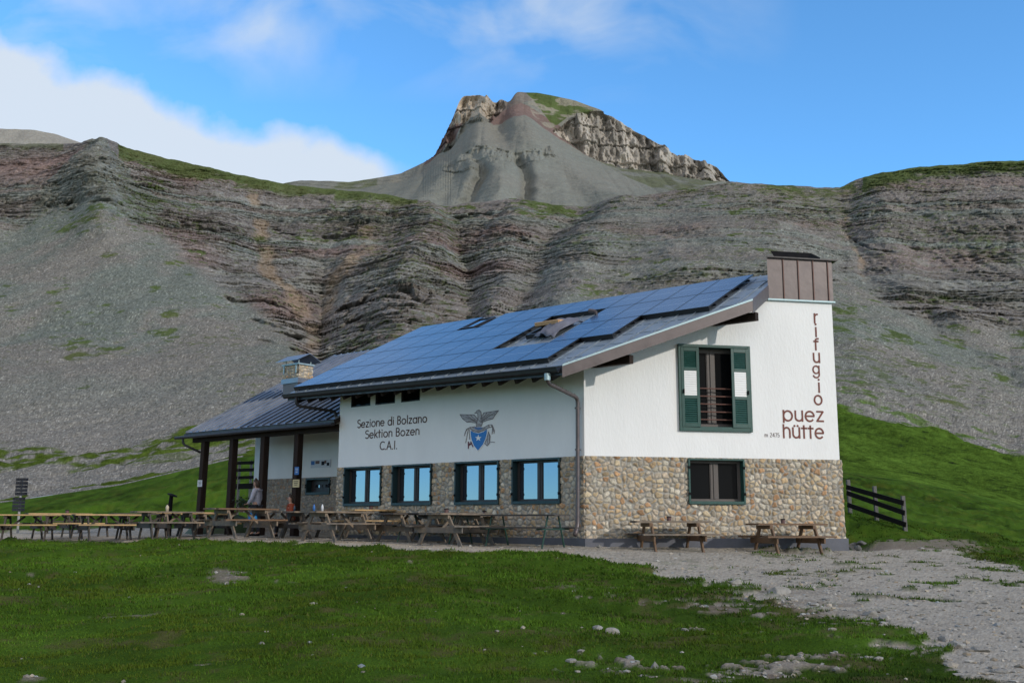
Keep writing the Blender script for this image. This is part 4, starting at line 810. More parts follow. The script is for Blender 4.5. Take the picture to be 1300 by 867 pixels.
# eaves gutter
e0, e1 = RP(-.30, -1.33), RP(10.60, -.82); gd = (e1-e0)/np.linalg.norm(e1-e0); go = np.cross(gd, UZ); go /= np.linalg.norm(go); go = go if go[1] < 0 else -go
mb = MB(); prof_ = [(.00, -.03), (.02, -.11), (.07, -.145), (.12, -.11), (.14, -.03)]
for (a0, b0), (a1, b1) in zip(prof_[:-1], prof_[1:]):
    p = [e0+go*a0+UZ*b0, e1+go*a0+UZ*b0, e1+go*a1+UZ*b1, e0+go*a1+UZ*b1]; mb.prism(p, np.cross(p[1]-p[0], p[2]-p[1])/np.linalg.norm(np.cross(p[1]-p[0], p[2]-p[1]))*.006)
mb.tube([e0+go*.145-UZ*.028, e1+go*.145-UZ*.028], .012, 6)
mb.build('gutter', M['darkmetal'], roof)
mb = MB(); strip(mb, RP(-.36, -1.31)-UZ*.02, RP(10.5, -.81)-UZ*.02, .19, .02, go, 0); mb.build('eaves_board', M['darkmetal'], roof)
for k in range(19):                              # rafter tails under the eaves
    u = .1+k*.56; mb = MB(); d0 = -1.18+.045*u
    mb.beam(FP(u, d0, RZ0+RS*d0-.29), FP(u, .0, RZ0-.29), .09, .13); mb.build('rafter', M['darkwood'], roof)
for gu, L_ in ((.24, 1.12), (3.42, 1.18)):       # purlin ends poking through under the verge
    a = WG.p(gu, 0, .0); d = (a-C)@nF; z = RZ0+RS*d-.34; a = np.array([a[0], a[1], z-.11]); mb = MB(); mb.beam(a+dF*.1, a-dF*L_, .16, .20); mb.build('purlin', M['darkwood'], roof)
# solar panels
def UD(k, r): d = -.97+1.505*r; return .32+.095*(d+.97)+(k-3)*1.012, d+.032*(k-3)
SKYCELL = (9, 3)
for r in range(4):
    k0 = [3, 2, 0, 0][r]
    for k in range(k0, 13):
        if r in (1, 2) and k in (4, 5): continue
        if (k, r) == SKYCELL: continue
        hh = .15; gp = .012; c = [UD(k+gp, r+gp), UD(k+1-gp, r+gp), UD(k+1-gp, r+1-gp), UD(k+gp, r+1-gp)]
        lo = [RP(u, d, hh-.04) for u, d in c]; hi = [RP(u, d, hh) for u, d in c]
        mb = MB(); mb.add(lo+hi, [(3,2,1,0), (0,1,5,4), (1,2,6,5), (2,3,7,6), (3,0,4,7)], 1); mb.add(hi, [(0,1,2,3)], 0)
        o = mb.build('solar_panel', [M['cells'], M['rimdark']], roof)
        uvl = o.data.uv_layers.new(name='UVMap'); cs = np.array(hi)-np.array(roof['_o'])
        for p in o.data.polygons:
            for li in p.loop_indices:
                v = np.array(o.data.vertices[o.data.loops[li].vertex_index].co); j = int(np.argmin(np.linalg.norm(cs-v, axis=1))); uvl.data[li].uv = [(0, 0), (1, 0), (1, 1), (0, 1)][j]
mb = MB()
for r in range(4):
    k0 = [3, 2, 0, 0][r]
    for f in (.25, .75):
        a, b = UD(k0-.02, r+f), UD(13.02, r+f)
        if r in (1, 2): m1, m2 = UD(4, r+f), UD(6, r+f); mb.beam(RP(*a, .075), RP(*m1, .075), .04, .05, RN_); mb.beam(RP(*m2, .075), RP(*b, .075), .04, .05, RN_)
        else: mb.beam(RP(*a, .075), RP(*b, .075), .04, .05, RN_)
for r in range(4):                               # dark skirt closing the gap under the lower edge of each field
    k0 = [3, 2, 0, 0][r]; ks = [(k0, [13, 3, 2, 13][r])] if r else [(3, 13)]
    if r == 3: ks = [(4, 6)]
    if r == 2: ks = [(0, 2)]
    if r == 1: ks = [(2, 3)]
    for a, b in ks: mb.beam(RP(*UD(a+.02, r+.02), .07), RP(*UD(b-.02, r+.02), .07), .02, .12, RN_)
mb.build('mounting_rails', M['rimdark'], roof)
# skylights
def skylight(u0, u1, d0, d1, open_=False):
    mb = MB(); h = .13
    for a, b, c, d in ((u0, u0+.07, d0, d1), (u1-.07, u1, d0, d1), (u0+.07, u1-.07, d0, d0+.07), (u0+.07, u1-.07, d1-.07, d1)):
        mb.prism([RP(a, c, .01), RP(b, c, .01), RP(b, d, .01), RP(a, d, .01)], RN_*h)
    s = mb.build('skylight', M['rimdark'], roof)
    g = MB(); g.prism([RP(u0+.07, d0+.07, h-.03), RP(u1-.07, d0+.07, h-.03), RP(u1-.07, d1-.07, h-.03), RP(u0+.07, d1-.07, h-.03)], RN_*.01)
    g.build('pane', M['mirror'] if not open_ else M['black'], s)
    return s
skylight(7.30, 8.25, 4.02, 5.10)
s = skylight(2.35, 3.25, 1.75, 2.75, True)
g = MB(); a, b = RP(2.45, 1.85, .12), RP(3.15, 1.85, .12)
g.beam(RP(3.20, 2.65, .10), RP(3.02, 2.0, .34), .05, .10, RN_); g.beam(RP(2.35, 2.65, .10), RP(2.20, 2.0, .34), .05, .10, RN_); g.beam(RP(3.02, 2.0, .34), RP(2.20, 2.0, .34), .05, .10, RN_)
g.prism([RP(2.38, 2.62, .15), RP(3.17, 2.62, .15), RP(3.0, 2.02, .33), RP(2.22, 2.02, .33)], RN_*.02); g.build('open_sash', M['openwood'], s)
g = MB(); n_ = 9
vs = [RP(1.95+.9*(i/n_)*(1-.25*j/n_), 1.35+1.35*j/n_+.2*(i/n_), .05+.12*math.sin(3*i/n_)+.05*math.sin(i*1.7+j)+.18*(1-abs(2*j/n_-1))) for j in range(n_+1) for i in range(n_+1)]
g.add(vs, [(j*(n_+1)+i, j*(n_+1)+i+1, (j+1)*(n_+1)+i+1, (j+1)*(n_+1)+i) for j in range(n_) for i in range(n_)]); tp = g.build('tarpaulin', M['tarp'], roof, smooth=True)
md = tp.modifiers.new('t', 'SOLIDIFY'); md.thickness = .01
mb = MB(); mb.tube([RP(1.75, 3.05, 0), RP(1.75, 3.05, .22)], .05, 8); mb.tube([RP(1.75, 3.05, .22), RP(1.95, 3.05, .27)], .06, 8); mb.build('vent_pipe', M['brownmetal'], roof)
# big sheet-metal chimney at the right end of the gable
def big_chimney():
    x0, x1, z0, z1 = 4.90, 6.71, TOPC, 7.46; w = WG; dd = 1.0
    mb = MB(); mb.prism([w.p(x0, z0, -.03), w.p(x1, z0, -.03), w.p(x1, z0, -.03)+nG*.8, w.p(x0, z0, -.03)+nF*dd], UZ*(z1-z0)); c = mb.build('metal_clad_chimney', M['brownmetal'], hut)
    mb = MB()
    for k in range(1, 5): x = x0+.02+k*(x1-x0)/4.35; mb.prism([w.p(x-.012, z0+.02, -.055), w.p(x+.012, z0+.02, -.055), w.p(x+.012, z1-.02, -.055), w.p(x-.012, z1-.02, -.055)], nG*.03)
    mb.build('standing_seam', M['rail'], c)
    mb = MB(); mb.prism([w.p(x0-.05, z1, -.10), w.p(x1+.14, z1, -.10), w.p(x1+.14, z1, .85), w.p(x0-.05, z1, -.10)+nF*(dd+.15)], UZ*.035); mb.build('capping', M['darkmetal'], c)
    mb = MB(); mb.prism([w.p(x0-.03, z0-.03, -.07), w.p(x1+.03, z0-.03, -.07), w.p(x1+.03, z0+.01, -.07), w.p(x0-.03, z0+.01, -.07)], nG*.10); mb.build('flashing', M['zinc'], c)
    mb = MB(); mb.add([w.p(x0+.22, z1+.05, .0), w.p(x0+1.15, z1+.05, .0), w.p(x0+1.15, z1+.05, 0)+nF*.6, w.p(x0+.22, z1+.05, 0)+nF*.6, w.p(x0+.12, z1+.20, .0), w.p(x0+1.25, z1+.20, .0), w.p(x0+1.25, z1+.20, 0)+nF*.6, w.p(x0+.12, z1+.20, 0)+nF*.6], [(3,2,1,0), (4,5,6,7), (0,1,5,4), (1,2,6,5), (2,3,7,6), (3,0,4,7)]); mb.build('cowl', M['black'], c)
big_chimney()
# downpipes
def pipe(pts, r=.05, mat_='pipe', name='downpipe', parent=None):
    mb = MB(); P = [np.array(p, float) for p in pts]; out = [P[0]]
    for a, b, c in zip(P[:-2], P[1:-1], P[2:]):
        u = (a-b)/np.linalg.norm(a-b); v = (c-b)/np.linalg.norm(c-b); q = .14
        for t in np.linspace(0, 1, 5): out.append((b+u*q)*(1-t)**2+2*b*t*(1-t)+(b+v*q)*t*t)
    out.append(P[-1]); mb.tube(out, r, 10); return mb.build(name, M[mat_], parent or hut, smooth=True)
ds = RP(.0, -1.36)+go*.07-UZ*.13
dp = pipe([ds, ds-UZ*.22, FP(.10, -.12, 3.70), FP(.13, -.12, .62), FP(.10, -.28, .42)])
mb = MB(); mb.tube([ds-UZ*.0, ds-UZ*.16], .075, 10); mb.build('collar', M['zinc'], dp)
for z in (3.45, 2.45, 1.5): mb = MB(); mb.tube([FP(.12, -.12, z-.02), FP(.12, -.12, z+.02)], .062, 10); mb.beam(FP(.12, -.10, z), FP(.12, .02, z), .03, .02); mb.build('bracket', M['pipe'], dp)
dl = RP(9.95, -.86)+go*.07-UZ*.13
pipe([dl, dl-UZ*.25, FP(9.25, .02, 3.98), FP(9.16, -.05, 3.72)], .045, 'darkmetal')
# ---------------------------------------------------------------- porch wing
AS, AZ0 = .54, 3.81
def AP(u, d, h=0): return FP(u, d, AZ0+AS*d)+h*AN_
AN_ = np.cross(dF, nF+AS*UZ); AN_ /= np.linalg.norm(AN_); AN_ = AN_ if AN_[2] > 0 else -AN_
AU0, AU1, AW = 9.02, 16.98, 15.95
wh = (11.75, 12.98, 1.60, 2.14)
mb = MB(); wall_solid(mb, WA, AU0, AW, 2.17, 4.25, [], 0, .3); mb.prism([FP(AW-.001, 2.3, 0), FP(AW-.001, 6.3, 0), FP(AW-.001, 6.3, 6.6), FP(AW-.001, 2.3, 4.6)], -dF*.3); mb.build('porch_wall', M['plaster2'], hut)
mb = MB(); wall_solid(mb, WA, AU0, AW, -.2, 2.17, [wh], .02, .32); mb.build('wall_core', M['concrete'], hut)
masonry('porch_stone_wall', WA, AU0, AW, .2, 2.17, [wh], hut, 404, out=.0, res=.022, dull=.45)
window(WA, *wh, M['teal'], M['frame2'], M['mirror'], setback=.16, sw=.05, fw=.16, mull=.30)
proof = [(AU0, -.17), (AU1, -.17), (AU1, 6.4), (AU0, 6.4)]
mb = MB(); tp_ = [AP(u, d) for u, d in proof]; mb.prism([p-UZ*.14 for p in tp_], UZ*.136); proofo = mb.build('porch_roof', M['darkwood'], hut)
mb = MB(); mb.prism([p+.004*AN_ for p in tp_], AN_*.008)
for k in range(21): u = AU0+.03+k*.396; mb.beam(AP(u, -.16, .03), AP(u, 6.38, .03), .03, .045, AN_)
mb.build('standing_seam_sheets', M['seam'], proofo)
mb = MB(); mb.beam(AP(AU0+.02, -.21)-UZ*.08, AP(AU1, -.21)-UZ*.08, .04, .16); mb.tube([AP(AU0+.02, -.28)-UZ*.09, AP(AU1+.45, -.28)-UZ*.09], .055, 8); mb.build('porch_gutter', M['darkmetal'], proofo)
mb = MB(); mb.beam(FP(AU0+.03, .1, 3.50), FP(AU1-.15, .1, 3.50), .16, .20); mb.build('eaves_beam', M['darkwood'], hut)
pz = [gz(*FP(u, .1, 0)[:2]) for u in (16.15, 14.50, 12.80, 11.08)]
posts = []
for u, z in zip((16.15, 14.50, 12.80, 11.08), pz):
    mb = MB(); lean = .12 if u > 16 else .04
    mb.beam(FP(u+lean, .1, z-.1), FP(u, .1, 3.41), .21, .21, nF); posts.append(mb.build('porch_post', M['darkwood'], hut, bevel=.008))
pipe([AP(16.95, -.28)-UZ*.12, AP(16.95, -.28)-UZ*.32, FP(16.3, .0, 3.05)], .04, 'darkmetal')
# stone chimney on the porch roof
def stone_chimney():
    u0, u1, d0, d1 = 14.12, 14.96, 2.35, 2.98; zb = AZ0+AS*d0
    mb = MB(); mb.prism([FP(u0, d0, zb-.1), FP(u1, d0, zb-.1), FP(u1, d0, zb+.48), FP(u0, d0, zb+.48)], nF*(d1-d0)); c = mb.build('stone_chimney', M['brownmetal'], hut)
    mb = MB(); mb.prism([FP(u0-.05, d0-.05, zb+.44), FP(u1+.05, d0-.05, zb+.44), FP(u1+.05, d1+.05, zb+.44), FP(u0-.05, d1+.05, zb+.44)], UZ*.17); mb.build('lead_skirt', M['seam'], c)
    zt = zb+.61; mb = MB(); mb.prism([FP(u0+.02, d0+.02, zt), FP(u1-.02, d0+.02, zt), FP(u1-.02, d1-.02, zt), FP(u0+.02, d1-.02, zt)], UZ*.50); mb.build('shaft', M['boulder'], c)
    for w, L_ in ((Wall(FP(u0, d0, 0), dF, nF), u1-u0), (Wall(FP(u0, d0, 0), nF, dF), d1-d0)):
        m = masonry('shaft_stones', w, 0, L_, zt, zt+.50, [], hut, 505, cell=.13, out=.0, res=.02); m.parent = c; m.location = (0, 0, 0); m.matrix_parent_inverse = Matrix.Identity(4)
    mb = MB(); zr = zt+.50
    for a, b in (((u0-.04, d0-.04), (u1+.04, d0-.04)), ((u0-.04, d0-.04), (u0-.04, d1+.04)), ((u1+.04, d0-.04), (u1+.04, d1+.04))): mb.beam(FP(*a, zr), FP(*b, zr), .05, .05)
    for u in (u0+.08, u1-.08): mb.beam(FP(u, d0-.04, zr-.32), FP(u, d0-.04, zr), .05, .03, nF)
    mb.build('iron_band', M['zinc'], c)
    mb = MB(); zc = zr+.10; mu = (d0+d1)/2
    for s_ in (-1, 1):
        mb.prism([FP(u0-.22, mu, zc+.26), FP(u1+.22, mu, zc+.26), FP(u1+.22, mu+s_*.52, zc), FP(u0-.22, mu+s_*.52, zc)], UZ*.02)
    mb.build('ridged_cowl', M['seam'], c)
    mb = MB()
    for u in (u0+.06, u1-.06):
        for d in (d0+.05, d1-.05): mb.tube([FP(u, d, zr), FP(u, d, zc+.05)], .015, 6)
    mb.build('cowl_strut', M['zinc'], c)
stone_chimney()
mb = MB(); mb.prism([WA.p(9.9, 3.42, -.05), WA.p(10.12, 3.42, -.05), WA.p(10.12, 3.62, -.05), WA.p(9.9, 3.62, -.05)], nF*.06); mb.build('wall_lamp', M['paper'], hut)
# painted map board on the porch wall
a0, z0_ = F_at(395.2, 594, 2.0); a1, z1_ = F_at(420.5, 583, 2.0)
mb = MB(); mb.prism([WA.p(a1, z0_, -.03), WA.p(a0, z0_, -.03), WA.p(a0, z1_, -.03), WA.p(a1, z1_, -.03)], nF*.03); bd = mb.build('picture_board', M['paper'], hut)
for fx0, fx1, fz0, fz1, mt in ((.02, .20, .4, .9, 'paperblue'), (.24, .45, .5, .9, 'rail'), (.55, .7, .3, .8, 'signgrey'), (.70, .8, .5, .9, 'rail'), (.82, .95, .2, .6, 'signgrey')):
    xa, xb = a0+(a1-a0)*fx0, a0+(a1-a0)*fx1; mb = MB(); mb.prism([WA.p(xa, z0_+(z1_-z0_)*fz0, -.034), WA.p(xb, z0_+(z1_-z0_)*fz0, -.034), WA.p(xb, z0_+(z1_-z0_)*fz1, -.034), WA.p(xa, z0_+(z1_-z0_)*fz1, -.034)], nF*.004); mb.build('picture', M[mt], bd)
# ---------------------------------------------------------------- lettering
def arc(cx, cy, rx, ry, a0, a1, n=14): return [(cx+rx*math.cos(math.radians(a0+(a1-a0)*i/n)), cy+ry*math.sin(math.radians(a0+(a1-a0)*i/n))) for i in range(n+1)]
XH = .66
GL = {
 'S': (.50, [arc(.26, .745, .21, .215, 35, 270)+arc(.25, .27, .235, .26, 90, -145)]), 'C': (.62, [arc(.42, .5, .38, .47, 50, 310, 22)]),
 'B': (.52, [[(.05, 0), (.05, .97)], [(.05, .97), (.22, .97)]+arc(.22, .745, .21, .225, 90, -90)+[(.05, .52)], [(.05, .52), (.22, .52)]+arc(.22, .27, .25, .25, 90, -90)+[(.05, .02)]]),
 'A': (.66, [[(.02, 0), (.33, .97), (.64, 0)], [(.14, .33), (.52, .33)]]), 'I': (.20, [[(.1, 0), (.1, .97)]]), '.': (.20, ['d', (.1, .03)]), ' ': (.30, []),
 'e': (.60, [[(.04, .33), (.56, .33)], arc(.30, .32, .26, .31, 3, 318, 22)]), 'z': (.48, [[(.05, XH-.03), (.43, XH-.03), (.05, .03), (.44, .03)]]),
 'i': (.18, [[(.09, 0), (.09, XH)], 'd', (.09, .88)]), 'o': (.64, [arc(.32, .32, .27, .31, 0, 360, 24)]), 'n': (.52, [[(.06, 0), (.06, XH)], [(.06, .40)]+arc(.26, .42, .20, .22, 180, 0)+[(.46, 0)]]),
 'd': (.64, [arc(.31, .32, .26, .31, 0, 360, 24), [(.57, 0), (.57, 1.0)]]), 'a': (.64, [arc(.31, .32, .26, .31, 0, 360, 24), [(.57, 0), (.57, XH)]]), 'l': (.18, [[(.09, 0), (.09, 1.)]]),
 'k': (.46, [[(.06, 0), (.06, 1.)], [(.42, XH), (.08, .26)], [(.17, .36), (.44, 0)]]), 't': (.34, [[(.15, 0), (.15, .92)], [(.0, XH-.04), (.33, XH-.04)]]),
 'r': (.34, [[(.06, 0), (.06, XH)], [(.06, .38)]+arc(.28, .40, .22, .22, 180, 85)]), 'f': (.36, [[(.13, 0), (.13, .74)]+arc(.31, .76, .18, .2, 180, 75), [(.0, XH-.04), (.32, XH-.04)]]),
 'u': (.54, [[(.06, XH), (.06, .25)]+arc(.27, .24, .21, .22, 180, 360), [(.48, XH), (.48, 0)]]), 'U': (.54, [[(.06, XH), (.06, .25)]+arc(.27, .24, .21, .22, 180, 360), [(.48, XH), (.48, 0)], 'd', (.17, .86), 'd', (.38, .86)]),
 'g': (.64, [arc(.31, .34, .26, .30, 0, 360, 24), [(.57, XH), (.57, -.05)]+arc(.31, -.05, .26, .25, 0, -165)]), 'p': (.64, [arc(.33, .32, .26, .31, 0, 360, 24), [(.07, XH), (.07, -.30)]]),
 'h': (.52, [[(.06, 0), (.06, 1.)], [(.06, .40)]+arc(.26, .42, .20, .22, 180, 0)+[(.46, 0)]]),
 'm': (.80, [[(.06, 0), (.06, XH)], [(.06, .42)]+arc(.22, .44, .16, .2, 180, 0)+[(.38, 0)], [(.38, .42)]+arc(.54, .44, .16, .2, 180, 0)+[(.70, 0)]]),
 '2': (.5, [arc(.24, .74, .2, .22, 160, -20)+[(.05, .02), (.46, .02)]]), '4': (.55, [[(.40, 0), (.40, .96), (.04, .28), (.52, .28)]]), '7': (.5, [[(.04, .96), (.46, .96), (.18, 0)]]),
 '5': (.5, [[(.42, .96), (.12, .96), (.08, .55)]+arc(.22, .30, .24, .28, 120, -150)]),
}
def ribbon(mb, w, pts, hw, dpt=-.008, m=0):
    """flat painted stroke: pts are (u, z) on wall w, hw half width"""
    P = [np.array(p, float) for p in pts]
    for i in range(len(P)-1):
        d = P[i+1]-P[i]; ln = np.linalg.norm(d)
        if ln < 1e-6: continue
        d /= ln; n = np.array([-d[1], d[0]])*hw; e = d*(hw*.55 if len(P) < 6 else hw*.3)
        q = [P[i]-e+n, P[i+1]+e+n, P[i+1]+e-n, P[i]-e-n]; mb.prism([w.p(c[0], c[1], dpt-.00007*(i % 9)) for c in q], w.n*.006, m)
def text(w, s, u0, z0, size, sgn, wt, mt, wscale=1., width=None, dpt=-.009, slope=0., squash=False):
    adv = sum(GL[c][0]+.09 for c in s)-.09
    if width: wscale = width/(adv*size)
    mb = MB(); x = 0
    def sq(y): return y if not squash else (XH+(y-XH)*.5 if y > XH and y != .88 else (y*.35 if y < -.06 and c == 'p' else y))
    for c in s:
        g = GL[c][1]; i = 0
        while i < len(g):
            st = g[i]
            if isinstance(st, str):
                cx, cy = g[i+1]; c2 = (u0+sgn*(x+cx)*size*wscale, z0+sq(cy)*size); r = wt*size*1.25; mb.prism([w.p(c2[0]+r*math.cos(t), c2[1]+r*math.sin(t), dpt-.001) for t in np.linspace(0, 2*math.pi, 11)[:-1]], w.n*.007); i += 2
            else: ribbon(mb, w, [(u0+sgn*(x+a)*size*wscale, z0+sq(b)*size) for a, b in st], wt*size, dpt); i += 1
        x += GL[c][0]+.09
    o = mb.build('lettering', mt, hut); return o
# long wall : u runs right to left
for s, (xa, ya), (xb, yb), cap in (('Sezione di Bolzano', (453.8, 542.6), (542.3, 536.3), .235), ('Sektion Bozen', (463.8, 556.2), (532.6, 551.9), .235), ('C.A.I.', (482.3, 571.0), (504.5, 569.6), .235)):
    ua, za = F_at(xa, ya); ub, zb = F_at(xb, yb); text(WF, s, ua, (za+zb)/2, cap, -1, .062, M['textd'], width=abs(ua-ub))
# gable : u runs left to right
ua, za = G_at(993.5, 534); ub, _ = G_at(1046.2, 534.5); text(WG, 'puez', ua, za, .40, 1, .055, M['text'], width=ub-ua, squash=True)
ua, za = G_at(994, 555.5); ub, _ = G_at(1046.2, 556.3); text(WG, 'hUtte', ua, za, .40, 1, .055, M['text'], width=ub-ua, squash=True)
for ch, xx, y0 in (('r', 1033.3, 410), ('i', 1034.6, 427.5), ('f', 1033.6, 444.5), ('u', 1032.2, 460), ('g', 1031.6, 474.5), ('i', 1038.5, 498), ('o', 1033.4, 513.5)):
    ua, za = G_at(xx, y0); text(WG, ch, ua, za, .32 if ch == 'g' else .37, 1, .058, M['text'], wscale=1.0, squash=True)
ua, za = G_at(970.8, 554.5); text(WG, 'm 2475', ua, za, .105, 1, .035, M['textd'], width=.40)
# ---------------------------------------------------------------- emblem
def emblem():
    K = lambda x, y: F_at(580+x/14.45, 515+y/14.45)
    def poly(pts, mt, dpt, name, parent):
        mb = MB(); q = [K(*p) for p in pts]; mb.prism([WF.p(u, z, dpt) for u, z in q], WF.n*.005); return mb.build(name, mt, parent)
    sh = [(243, 440), (300, 478), (400, 500), (500, 470), (575, 418), (572, 500), (545, 600), (490, 720), (392, 838), (310, 740), (262, 620), (245, 520)]
    e = poly(sh, M['emblwhite'], -.012, 'emblem', hut)
    cx, cy = 405, 600; poly([(cx+(x-cx)*.90, cy+(y-cy)*.92) for x, y in sh], M['emblblue'], -.016, 'shield', e)
    st = []
    for i in range(10): r = 62 if i % 2 == 0 else 25; t = math.radians(-90+36*i); st.append((402+r*math.cos(t), 592+r*math.sin(t)))
    poly(st, M['emblwhite'], -.020, 'star', e)
    poly([(330, 395), (480, 395), (470, 425), (400, 440), (340, 425)], M['emblblue'], -.013, 'ribbon', e)
    mb = MB()
    fills = [[(60, 160), (200, 165), (320, 165), (380, 240), (370, 320), (270, 300), (190, 300), (110, 240)], [(770, 88), (640, 110), (500, 130), (440, 230), (450, 310), (560, 265), (660, 240), (720, 150)],
             [(345, 130), (375, 90), (410, 75), (445, 110), (455, 190), (480, 290), (450, 380), (360, 380), (360, 320), (385, 260), (390, 200), (385, 140)],
             [(240, 400), (330, 385), (400, 420), (500, 400), (590, 350), (600, 395), (520, 440), (400, 490), (300, 470)], [(580, 480), (615, 560), (605, 680), (560, 735), (515, 690), (560, 600)]]
    for f in fills: mb.prism([WF.p(*K(*p), -.009) for p in f], WF.n*.005)
    mb.build('eagle', M['embl2'], e)
    mb = MB()
    for f in fills: ribbon(mb, WF, [K(*p) for p in f+[f[0]]], .009, -.013)
    S_ = [[(70, 175), (200, 215), (360, 300)], [(110, 235), (230, 240), (350, 260)], [(180, 170), (260, 230), (360, 290)], [(250, 165), (300, 220), (370, 270)], [(190, 295), (280, 270), (365, 300)],
          [(760, 95), (600, 180), (460, 280)], [(720, 150), (600, 190), (470, 260)], [(640, 115), (560, 180), (460, 240)], [(560, 125), (520, 180), (450, 230)], [(660, 235), (560, 230), (460, 290)],
          [(330, 135), (360, 140)], [(400, 100), (420, 110)], [(380, 330), (430, 340)], [(375, 360), (450, 355)], [(400, 250), (440, 300)],
          [(240, 400), (180, 430), (140, 550)], [(220, 410), (205, 480), (165, 680)], [(250, 390), (235, 470), (240, 620)], [(200, 420), (150, 500)], [(590, 350), (650, 350), (690, 450), (685, 510)], [(600, 400), (660, 380), (650, 520)], [(640, 360), (680, 470)],
          [(610, 660), (700, 670)], [(590, 480), (600, 640)], [(560, 560), (570, 700)], [(300, 400), (400, 450), (520, 410)], [(270, 430), (400, 475), (540, 430)]]
    for s_ in S_: ribbon(mb, WF, [K(*p) for p in s_], .008, -.014)
    mb.build('eagle_outline', M['embl'], e)
    mb = MB()
    for s_ in [[(215, 660), (215, 780)], [(260, 660), (300, 750)], [(215, 700), (270, 690)], [(215, 730), (260, 700)]]: ribbon(mb, WF, [K(*p) for p in s_], .016, -.0145)
    mb.build('axe', M['emblred'], e)
emblem()
# ================================================================== TABLES
def make_table(name, label, group, top, leg, length=1.85, width=.74, edge=None, h=.75, sp=1., brace=True):
    t = thing(name, label, 'picnic table', (0, 0, 0), 0, group)
    r = random.Random(hash(label) % 1000)
    mb = MB(); n = 5
    for i in range(n):
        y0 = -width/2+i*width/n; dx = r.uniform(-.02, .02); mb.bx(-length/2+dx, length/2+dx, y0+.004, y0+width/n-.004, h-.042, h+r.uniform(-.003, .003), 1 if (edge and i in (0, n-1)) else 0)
    mb.build('tabletop', [top, edge or top], t, local=True)
    for s in (-1, 1):
        mb = MB()
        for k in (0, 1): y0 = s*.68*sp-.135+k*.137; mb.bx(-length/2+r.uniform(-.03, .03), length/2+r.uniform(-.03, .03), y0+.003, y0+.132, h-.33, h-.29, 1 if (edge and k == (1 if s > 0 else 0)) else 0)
        mb.build('bench_seat', [top, edge or top], t, local=True)
    for x in (-length*.31, length*.31):
        for s in (-1, 1):
            mb = MB(); mb.beam((x, s*.26, h-.045), (x, s*.70, 0), .045, .11, (1, 0, 0)) if False else mb.add([(x-.022, s*.20, h-.045), (x-.022, s*.31, h-.045), (x-.022, s*.75*sp, -.03), (x-.022, s*.64*sp, -.03), (x+.022, s*.20, h-.045), (x+.022, s*.31, h-.045), (x+.022, s*.75*sp, -.03), (x+.022, s*.64*sp, -.03)], [(0,1,2,3),(7,6,5,4),(0,4,5,1),(1,5,6,2),(2,6,7,3),(3,7,4,0)])
            mb.build('leg', leg, t, local=True, bevel=.004)
        q = x+(.047 if x > 0 else -.047); mb = MB(); mb.bx(q-.022, q+.022, -.78*sp, .78*sp, h-.465, h-.335); mb.build('cross_beam', leg, t, local=True, bevel=.004)
        mb = MB(); mb.bx(x-.065, x-.022, -.33, .33, h-.135, h-.045); mb.build('top_batten', leg, t, local=True)
        if not brace: continue
        mb = MB(); sgn = -1 if x > 0 else 1; mb.beam((x+sgn*.05, 0, h-.40), (x+sgn*.46, 0, h-.06), .06, .035, (0, 1, 0)); mb.build('brace', leg, t, local=True)
    return t
def place(t, X, dist, az, zoff=0.):
    p = at(X, 670, dist); x, y = p[0], p[1]; z = gz(x, y)+zoff; t.location = (x, y, z); t.rotation_euler = (0, 0, math.radians(az)); return t
GRP = 'wooden picnic tables in front of the hut'
